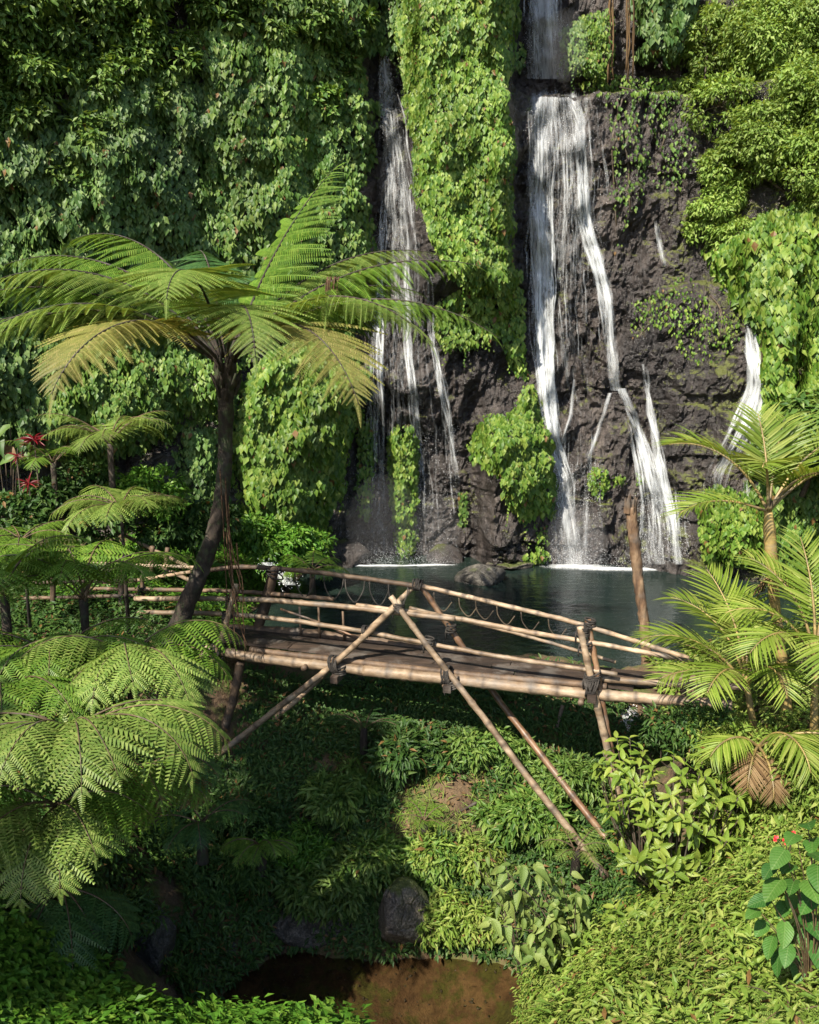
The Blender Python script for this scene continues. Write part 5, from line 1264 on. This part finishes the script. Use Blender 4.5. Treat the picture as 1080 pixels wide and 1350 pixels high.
b = at(1075, 1205, 6.5); b[2] = float(ground_z(b[0], b[1]))
root = thing('broad_leaf_plant', 'dark green plant with big oval leaves on the right edge', 'plant', b)
for (x, y, ax, az, s) in [(1065, 1085, -.3, .6, .30), (1035, 1120, -.7, .3, .28), (1070, 1125, .3, .4, .30), (1030, 1160, -.9, .0, .32), (1065, 1160, .1, .2, .32), (1010, 1215, -.7, -.3, .22), (1035, 1215, -.4, -.4, .26), (1060, 1205, .2, -.2, .34), (1075, 1240, .1, -.8, .36), (1020, 1235, -.6, -.3, .24), (1090, 1100, .5, .6, .3), (1050, 1100, -.5, .6, .26), (1085, 1190, .4, 0, .3), (1000, 1200, -.9, 0, .2), (1045, 1140, -.6, .1, .26), (1015, 1185, -.8, -.1, .24), (1050, 1180, -.3, -.1, .28), (1040, 1245, -.3, -.6, .24), (1060, 1225, 0, -.5, .26), (1078, 1140, -.2, .2, .3), (1072, 1105, -.4, .4, .28), (1040, 1190, -.5, 0, .26), (1028, 1255, -.4, -.5, .24), (1055, 1262, -.1, -.6, .26), (1078, 1270, .2, -.6, .28), (1070, 1180, -.2, 0, .3), (1085, 1215, .2, -.3, .3), (1020, 1140, -.8, .2, .22), (1048, 1160, -.6, .1, .26)]:
    p = at(x, y, 6.5 + RNG.uniform(-.2, .25))
    part('stem', *tube(smooth_path([b, (b + p) / 2 + np.array([.05, 0, .05]), p], 8), np.linspace(.007, .004, 8), 5), M['stipe'], root, True)
    leaf_obj(root, broad_me, p, norm(np.array([-.2, -.3, .9]) + rnd(1)[0] * .25), norm(np.array([ax, -.6, az * .4 - .1]) + rnd(1)[0] * .15), s * .78)
# red flowers near it
fl = thing('flower_sprig', 'small red flowers beside the dark broad leaved plant', 'flower', at(1040, 1125, 6.9))
for (x, y) in [(1024, 1106), (1035, 1110), (1043, 1107), (1046, 1100)]:
    p = at(x, y, 6.9)
    m_ = 7
    part('petals', *scatter(leaf4(.4, .1, .1), np.repeat(p[None], m_, 0), norm(rnd(m_) + np.array([0, -.8, .6])), norm(rnd(m_)), .035), M['petal'], fl, kind='stuff')
    part('stem', *tube(np.array([at(1040, 1128, 6.9), p]), .004, 4), M['stem'], fl)
# red leaved plants and big leaved plants at the left
for lab, px, py, Y, n, s in [('dark crimson spiky leaved plant on a stalk at the left', 45, 580, 15.2, 14, .3), ('bright red leaved plant at the left edge', 22, 602, 15.0, 10, .16), ('red leaved plant below the crimson plant at left', 38, 638, 15.0, 14, .2)]:
    p = at(px, py, Y); gz_ = float(ground_z(p[0], p[1]))
    root = thing('red_leaf_plant', lab, 'plant', (p[0], p[1], gz_), 'red leaved plants on the left')
    part('stem', *tube(np.array([[p[0] + .05, p[1], gz_], p]), [.02, .012], 5), M['stem'], root, True)
    for k in range(n * 2):
        T = norm(rnd(1)[0] * np.array([1, .8, .6]) + np.array([0, -.2, .2]))
        leaf_obj(root, red_me, p, norm(np.array([0, -.5, 1]) + rnd(1)[0] * .3), T, s * RNG.uniform(.7, 1.1))
arrow_me = mesh_np('leaf', *leaf_oval(.27, .10, .45, 9, .5, 1.1, .6), M['vine_dark'], True)
pts, Y = [(-5, 575, .42), (14, 562, .38), (6, 590, .4), (-25, 590, .45), (24, 578, .3), (-12, 610, .4), (18, 602, .3)], 15.4
c = at(0, 640, Y); c[2] = float(ground_z(c[0], c[1]))
root = thing('big_leaf_plant', 'dim big arrow leaved plant at the left edge beside the red plants', 'plant', c)
for (x, y, s) in pts:
    p = at(x, y, Y + RNG.uniform(-.2, .2))
    part('stem', *tube(smooth_path([c, (c + p) / 2 + np.array([0, .1, .1]), p], 6), .01, 5), M['stem'], root, True)
    leaf_obj(root, arrow_me, p, norm(np.array([.2, -.5, .7]) + rnd(1)[0] * .25), norm(np.array([RNG.normal() * .6, -.6, -.5])), s)
# ================================================================== BAMBOO BRIDGE
SL = .3                                  # the bridge comes nearer towards the right: Y = BY0 - SL * x
BY0 = 11.83
E = norm(np.array([1, -SL, 0.])); NB = norm(np.array([SL, 1, 0.]))
def bp(px, py, off=0.0):
    """point in the vertical plane through the bridge side, off metres behind the near side"""
    d = rays(px, py); t = (BY0 + off) / (d[1] + SL * d[0])
    return CAM + d * t
def culm(pts, r0, r1=None, node=.34, n=None, sides=10):
    pts = np.asarray(pts, float)
    path = smooth_path(pts, 60) if len(pts) > 2 else np.linspace(pts[0], pts[1], 60)
    ln = np.linalg.norm(np.diff(path, axis=0), axis=1).sum()
    path = smooth_path(pts, max(8, int(ln / .05))) if len(pts) > 2 else np.linspace(pts[0], pts[1], max(8, int(ln / .05)))
    n = len(path); s = np.linspace(0, ln, n); r1 = r0 if r1 is None else r1
    ph = RNG.random() * node
    k = np.abs(((s + ph) / node) % 1 - .5)
    r = np.linspace(r0, r1, n) * (1 + .16 * (k > .43) - .03 * (k < .2))
    bend = np.cumsum(RNG.normal(size=(n, 3)) * .0012, 0); bend -= np.linspace(0, 1, n)[:, None] * bend[-1]
    V, Fc = tube(path + bend, r, sides)
    culm.node = {'node': ('FLOAT', np.repeat((k > .45).astype(float), sides))}
    return V, Fc
def lash(p, ax, r, n=5, w=.10, jit=.25):
    """several turns of dark rope round a joint"""
    ax = norm(np.asarray(ax, float)); a = norm(np.cross(ax, [0.2, .9, .4])); b = np.cross(ax, a)
    L_ = []
    for k in range(n):
        tl = RNG.normal() * jit; m = 12; th = np.linspace(0, 2 * math.pi, m)
        o = ax * ((k / max(1, n - 1) - .5) * w)
        ring = p + o + (np.cos(th) * r)[:, None] * a + (np.sin(th) * r)[:, None] * b + (np.cos(th) * r * tl)[:, None] * ax
        L_.append(tube(ring, .013, 5, cap=False))
    tail = np.array([p + a * r, p + a * r * 1.2 - np.array([0, 0, .08]), p + a * r * 1.1 - np.array([0, 0, .17])])
    L_.append(tube(tail, .011, 4))
    return join(L_)
br = thing('bamboo_bridge', 'rustic bamboo footbridge with railings crossing the ravine before the pool', 'bridge', bp(590, 905))
W = .82
def cul(name, pts, r0, mat='bamboo', r1=None, label=None, **k): return part(name, *culm(pts, r0 * .82, r1 and r1 * .82, **k), M[mat], br, True, label=label, attrs=culm.node)
# beams
cul('beam', [bp(196, 838), bp(330, 866), bp(460, 881), bp(590, 896)], .085, 'bamboo', .095)
cul('beam', [bp(480, 884, -.02), bp(590, 896, -.02), bp(700, 908, -.02), bp(790, 916, -.02), bp(965, 930, -.02)], .098, 'bamboo', .085)
cul('beam', [bp(330, 856, .06), bp(590, 885, .06), bp(800, 905, .06)], .055, 'bamboo_old', .055)
cul('beam', [bp(770, 893, .12), bp(870, 900, .12), bp(985, 906, .12)], .055, 'bamboo')
cul('beam', [bp(220, 824, W), bp(420, 838, W), bp(590, 862, W), bp(800, 888, W), bp(930, 896, W)], .09, 'bamboo_old')
# deck planks, lengthwise
zdk = .93
def deck_pt(s, c, z): return np.array([0, BY0, z]) + E * s + NB * c
def zdeck(s): return float(np.interp(s, [-5, -3, 0, 2.5, 4.5], [.98, .93, .90, .87, .84]))
for i in range(4):
    c0 = .09 + i * .172
    cuts = [-4.9 + RNG.random() * .3, -1.6 + RNG.normal() * .5, 1.2 + RNG.normal() * .4, 3.3 + RNG.normal() * .2]
    for a, b in zip(cuts[:-1], cuts[1:]):
        n = 9; ss = np.linspace(a, b - .012, n); w = .160 + RNG.normal() * .004; th = .028
        jig = RNG.normal() * .008; lift = RNG.normal() * .008; roll = RNG.normal() * .01
        V = []
        for s in ss:
            z = zdeck(s) + lift + .006 * math.sin(s * 3 + i)
            for (cc, zz) in ((0, 0), (w, 0), (w, th), (0, th)):
                V.append(deck_pt(s, c0 + cc + jig, z + zz + roll * cc / w))
        Q = []
        for k in range(n - 1):
            for j in range(4): Q.append([k * 4 + j, (k + 1) * 4 + j, (k + 1) * 4 + (j + 1) % 4, k * 4 + (j + 1) % 4])
        Q += [[0, 1, 2, 3], [(n - 1) * 4 + 3, (n - 1) * 4 + 2, (n - 1) * 4 + 1, (n - 1) * 4]]
        part('plank', V, np.array(Q), M['plank'], br)
# cross bearers under the deck
for s in (-3.2, -1.55, .55, 2.4, 3.7):
    cul('bearer', [deck_pt(s, -.16, zdeck(s) - .15), deck_pt(s, W + .15, zdeck(s) - .13)], .05, 'bamboo_old')
# rails, near side
cul('rail', [bp(178, 789), bp(319, 789), bp(444, 798), bp(528, 807), bp(600, 816)], .048, 'bamboo')
cul('rail', [bp(470, 798, .03), bp(600, 815, .03), bp(672, 828, .03), bp(788, 848, .03), bp(915, 873, .03)], .044, 'bamboo', .038)
cul('rail', [bp(180, 807), bp(328, 812), bp(472, 831), bp(648, 864), bp(814, 889)], .046, 'bamboo', .036)
# rails, far side
cul('rail', [bp(252, 754, W), bp(324, 748, W), bp(425, 756, W), bp(552, 773, W)], .045, 'bamboo_old', label='weathered dark rail')
cul('rail', [bp(545, 770, W + .03), bp(672, 799, W + .03), bp(769, 823, W + .03), bp(908, 868, W + .03)], .042, 'bamboo')
cul('rail', [bp(540, 801, W), bp(672, 832, W), bp(769, 860, W), bp(812, 873, W)], .03, 'bamboo')
cul('rail', [bp(120, 776, W), bp(220, 778, W), bp(319, 781, W), bp(440, 790, W)], .04, 'bamboo_old', label='weathered dark rail')
cul('rail', [bp(370, 803, W - .1), bp(440, 828, W - .1), bp(475, 842, W - .1)], .022, 'bamboo_red')
cul('rail', [bp(130, 775, W + .5), bp(190, 763, W + .4), bp(263, 752, W + .1)], .036, 'bamboo')
cul('rail', [bp(60, 782, W + .6), bp(140, 778, W + .4), bp(200, 776, W + .2)], .036, 'bamboo_old')
# props and A-frames
cul('prop', [bp(528, 793, -.08), bp(444, 872, -.10), bp(340, 955, -.2), bp(247, 1025, -.35)], .052, 'bamboo', .06, label='long bamboo prop leaning down to the left, near side')
cul('prop', [bp(551, 768, W + .05), bp(480, 838, W + .05), bp(393, 921, W - .2), bp(278, 1018, W - .7)], .05, 'bamboo', .055, label='long bamboo prop leaning down to the left, far side')
cul('prop', [bp(515, 786, -.10), bp(567, 856, -.12), bp(593, 889, -.14), bp(700, 1030, -.4), bp(800, 1157, -.75)], .05, 'bamboo', .06, label='long bamboo prop leaning down to the right, near side')
cul('prop', [bp(553, 769, W + .08), bp(617, 864, W + .05), bp(653, 917, W - .1), bp(725, 1010, W - .5), bp(800, 1106, W - .9)], .052, 'bamboo_red', .06, label='reddish bamboo prop leaning down to the right, far side')
cul('post', [bp(765, 826, -.07), bp(778, 888, -.09), bp(796, 965, -.12), bp(818, 1060, -.15)], .055, 'bamboo', .065)
cul('post', [bp(775, 817, W - .75), bp(786, 880, W - .8), bp(800, 960, W - .85), bp(815, 1040, W - .9)], .05, 'bamboo_red', .055)
cul('post', [bp(311, 770, -.08), bp(296, 830, -.10), bp(280, 872, -.12)], .05, 'bamboo', .055)
cul('post', [bp(318, 872, .1), bp(305, 930, .05), bp(285, 990, .0)], .085, 'bamboo_old', .09)
cul('post', [bp(362, 748, W + .03), bp(350, 795, W + .03), bp(337, 838, W + .03)], .10, 'bamboo_old', .10, node=3, label='stout dark wooden post')
cul('post', [bp(139, 750, W + .3), bp(139, 800, W + .3)], .065, 'bamboo_old', node=3)
cul('post', [bp(187, 752, W + .05), bp(189, 806, W + .05)], .04, 'bamboo_old')
cul('post', [bp(742, 930, 1.6), bp(730, 975, 1.5)], .035, 'bamboo_old')
# lashings
up = np.array([0, 0, 1.])
for (px, py, off, ax, r, n) in [(444, 876, -.06, E, .125, 7), (448, 884, -.06, up, .09, 4), (590, 890, -.08, E, .13, 7), (596, 902, -.1, up, .09, 4), (779, 905, -.06, E, .13, 9), (781, 893, -.05, up, .10, 6),
                             (526, 800, -.07, up, .075, 5), (485, 832, -.03, E, .07, 4), (566, 846, -.06, up, .07, 4), (551, 771, W + .05, E, .08, 6), (618, 862, W, up, .08, 5), (768, 832, -.02, up, .075, 5),
                             (772, 850, -.02, up, .075, 4), (288, 858, -.06, E, .12, 6), (305, 790, -.04, up, .075, 4), (300, 812, -.04, up, .075, 4), (778, 822, W - .75, up, .07, 4), (362, 754, W, up, .13, 3), (595, 828, W + .02, up, .07, 4), (187, 778, W, up, .06, 3)]:
    part('lashing', *lash(bp(px, py, off), ax, r, n), M['rope'], br, True)
for (px, py) in [(444, 893), (592, 905), (781, 918)]:     # wooden bearer stubs showing under the lashings
    p = bp(px, py, -.12); s = .055
    V = [p + E * a * s + NB * b * .12 + up * c * .05 for a in (-1, 1) for b in (-1, 1) for c in (-1, 1)]
    part('bearer_stub', V, np.array([[0, 1, 3, 2], [4, 6, 7, 5], [0, 4, 5, 1], [2, 3, 7, 6], [0, 2, 6, 4], [1, 5, 7, 3]]), M['plank'], br)
# hooped twigs hanging under the far top rail
hoops = [(440, 758), (468, 762), (500, 766), (525, 770), (585, 781), (618, 788), (640, 792), (668, 799), (700, 807), (736, 816), (402, 755)]
for (px, py) in hoops:
    w_ = 26; d_ = 34 if px < 560 else 26
    path = [bp(px - w_ / 2, py, W - .02), bp(px - w_ * .42, py + d_ * .5, W - .02), bp(px, py + d_ * .95, W - .02), bp(px + w_ * .42, py + d_ * .5, W - .02), bp(px + w_ / 2, py + 3, W - .02)]
    if px > 560: path = path[:4]
    part('hoop', *tube(smooth_path(path, 14), .009, 5), M['rope'] if px < 570 else M['stem'], br, True)
for (px, py, y2) in [(420, 800, 850), (395, 800, 845), (452, 806, 850)]:
    part('stay', *tube(np.array([bp(px, py, W * .9), bp(px + 2, y2, W * .9)]), .018, 6), M['bamboo_old'], br, True)

# ------------------------------------------------------------------ bamboo stair railing on the left shore
sr = thing('stair_railing', 'bamboo handrail of the steps on the left shore behind the tree fern', 'railing', at(200, 770, 15.6))
for a, b, r in [((165, 706, 16.4), (268, 757, 15.0), .035), ((150, 720, 16.4), (250, 765, 15.0), .035), ((50, 650, 17.0), (130, 690, 16.6), .03), ((120, 742, 15.4), (260, 748, 15.0), .03)]:
    part('rail', *culm([at(*a), at(*b)], r), M['bamboo'], sr, True)
for (x, y0, y1, Y) in [(152, 715, 775, 15.8), (201, 720, 780, 15.5), (221, 722, 760, 15.3), (28, 700, 765, 14.6)]:
    part('post', *culm([at(x, y0, Y), at(x - 3, y1, Y)], .04), M['bamboo_old'], sr, True)
# fence posts along the path at left
fe = thing('fence', 'dark wooden path fence at the left end of the bridge', 'fence', at(100, 800, 13.6))
for (x, y0, y1) in [(160, 745, 800), (113, 750, 800), (70, 755, 805)]:
    part('post', *culm([at(x, y0, 13.6), at(x, y1, 13.6)], .045, node=3), M['bamboo_old'], fe, True)
for (y) in (765, 785):
    part('rail', *culm([at(30, y + 4, 13.7), at(180, y, 13.5)], .03), M['bamboo_old'], fe, True)

# dirt path on the left
pxs = np.array([[-20, 742], [120, 742], [150, 760], [20, 772], [-20, 775]], float)
X, Y = np.meshgrid(np.linspace(-9, -4.4, 40), np.linspace(13.9, 16.3, 24))
w_ = .9 * np.sin((Y - 13.9) / 2.4 * math.pi)
Z = ground_z(X, Y) + .006
ins = (np.abs(Y - (15.1 + .25 * np.sin(X))) < .8)
q = [(k * 40 + i) for k in range(23) for i in range(39) if ins[k, i] and ins[k + 1, i] and ins[k, i + 1] and ins[k + 1, i + 1]]
q = np.array(q)
structure('dirt_path', np.stack([X, Y, Z], -1).reshape(-1, 3), np.stack([q, q + 1, q + 41, q + 40], -1), M['path'])

# ------------------------------------------------------------------ broken trunk standing in the pool
sp_ = np.array([at(856, 892, 14.1), at(850, 830, 14.1), at(841, 760, 14.1), at(836, 710, 14.1), at(831, 668, 14.1)])
sn = thing('broken_trunk', 'rough brown broken tree trunk standing at the pool edge', 'trunk', sp_[0] - np.array([0, 0, .2]))
sp_[0] -= np.array([0, 0, .3])
V, Fc = tube(smooth_path(sp_, 60), np.interp(np.linspace(0, 1, 60), [0, .5, 1], [.085, .08, .095]), 18, .16)
part('trunk', V, Fc, M['snag'], sn, True)
spl = []
for k in range(22):
    a = RNG.uniform(0, 6.28); o_ = np.array([math.cos(a), math.sin(a), 0]) * .08
    p = sp_[-1] + o_; h = RNG.uniform(.06, .22)
    spl.append(tube(np.array([p - np.array([0, 0, .1]), p + np.array([0, 0, h * .5]) + o_ * .1, p + np.array([0, 0, h]) + o_ * RNG.uniform(-.2, .9)]), [.035, .022, .004], 4))
part('splinters', *join(spl), M['snag'], sn, kind='stuff')

# dry stick leaning on the bank, fallen twigs
p = [at(728, 978, 13.0), at(757, 930, 13.2)]
o = obj('fallen_stick', mesh_np('fallen_stick', *tube(np.array(p), [.035, .028], 7, .1), M['stem'], True)); tag(o, 'short dead stick leaning on the slope behind the red prop', 'stick')
p = smooth_path([at(570, 1085, 11.25), at(600, 1073, 11.3), at(632, 1056, 11.45)], 10)
o = obj('fallen_stick', mesh_np('fallen_stick', *tube(p, [.02] * 10, 6, .1), M['stem'], True)); tag(o, 'thin dead branch lying across the bare lit earth', 'stick')

# ------------------------------------------------------------------ outlet cascades
def cascade(label, pts, wd, n=26):
    c = thing('cascade', label, 'cascade', pts[-1])
    path = smooth_path(pts, n); ac = 7; u = np.linspace(-.5, .5, ac)
    V = path[:, None] + u[None, :, None] * np.array([wd, 0, 0]) + (.05 * (1 - (2 * u) ** 2))[None, :, None] * np.array([0, -1, .5])
    s = np.linspace(0, 2, n)
    fl = np.stack([np.repeat(u[None] * wd, n, 0), np.repeat(s[:, None], ac, 1), np.zeros((n, ac))], -1)
    dn = np.repeat((1.0 * (.3 + .7 * np.sqrt(1 - np.abs(2 * u))))[None], n, 0)
    k, i = np.meshgrid(np.arange(n - 1), np.arange(ac - 1), indexing='ij'); q = (k * ac + i).ravel()
    part('water_strand', V.reshape(-1, 3), np.stack([q, q + ac, q + ac + 1, q + 1], -1), M['white_water'], c, True, attrs={'flow': ('FLOAT_VECTOR', fl.reshape(-1, 3)), 'dens': ('FLOAT', dn.ravel())})
    m = 220; t = RNG.integers(0, n, m)
    P = path[t] + rnd(m) * np.array([wd * .4, .06, .08])
    part('spray', *scatter(TETRA, P, norm(rnd(m)), norm(rnd(m)), RNG.random(m) * .014 + .004), M['droplet'], c, kind='stuff')
cascade('white water spilling out of the pool under the right end of the bridge', [at(825, 930, 13.3), at(832, 948, 12.95), at(842, 975, 12.8), at(850, 1000, 12.7)], .34)
cascade('little white cascade entering the pool behind the left bridge posts', [at(352, 742, 17.6), at(368, 757, 17.3), at(384, 772, 17.0)], .3)
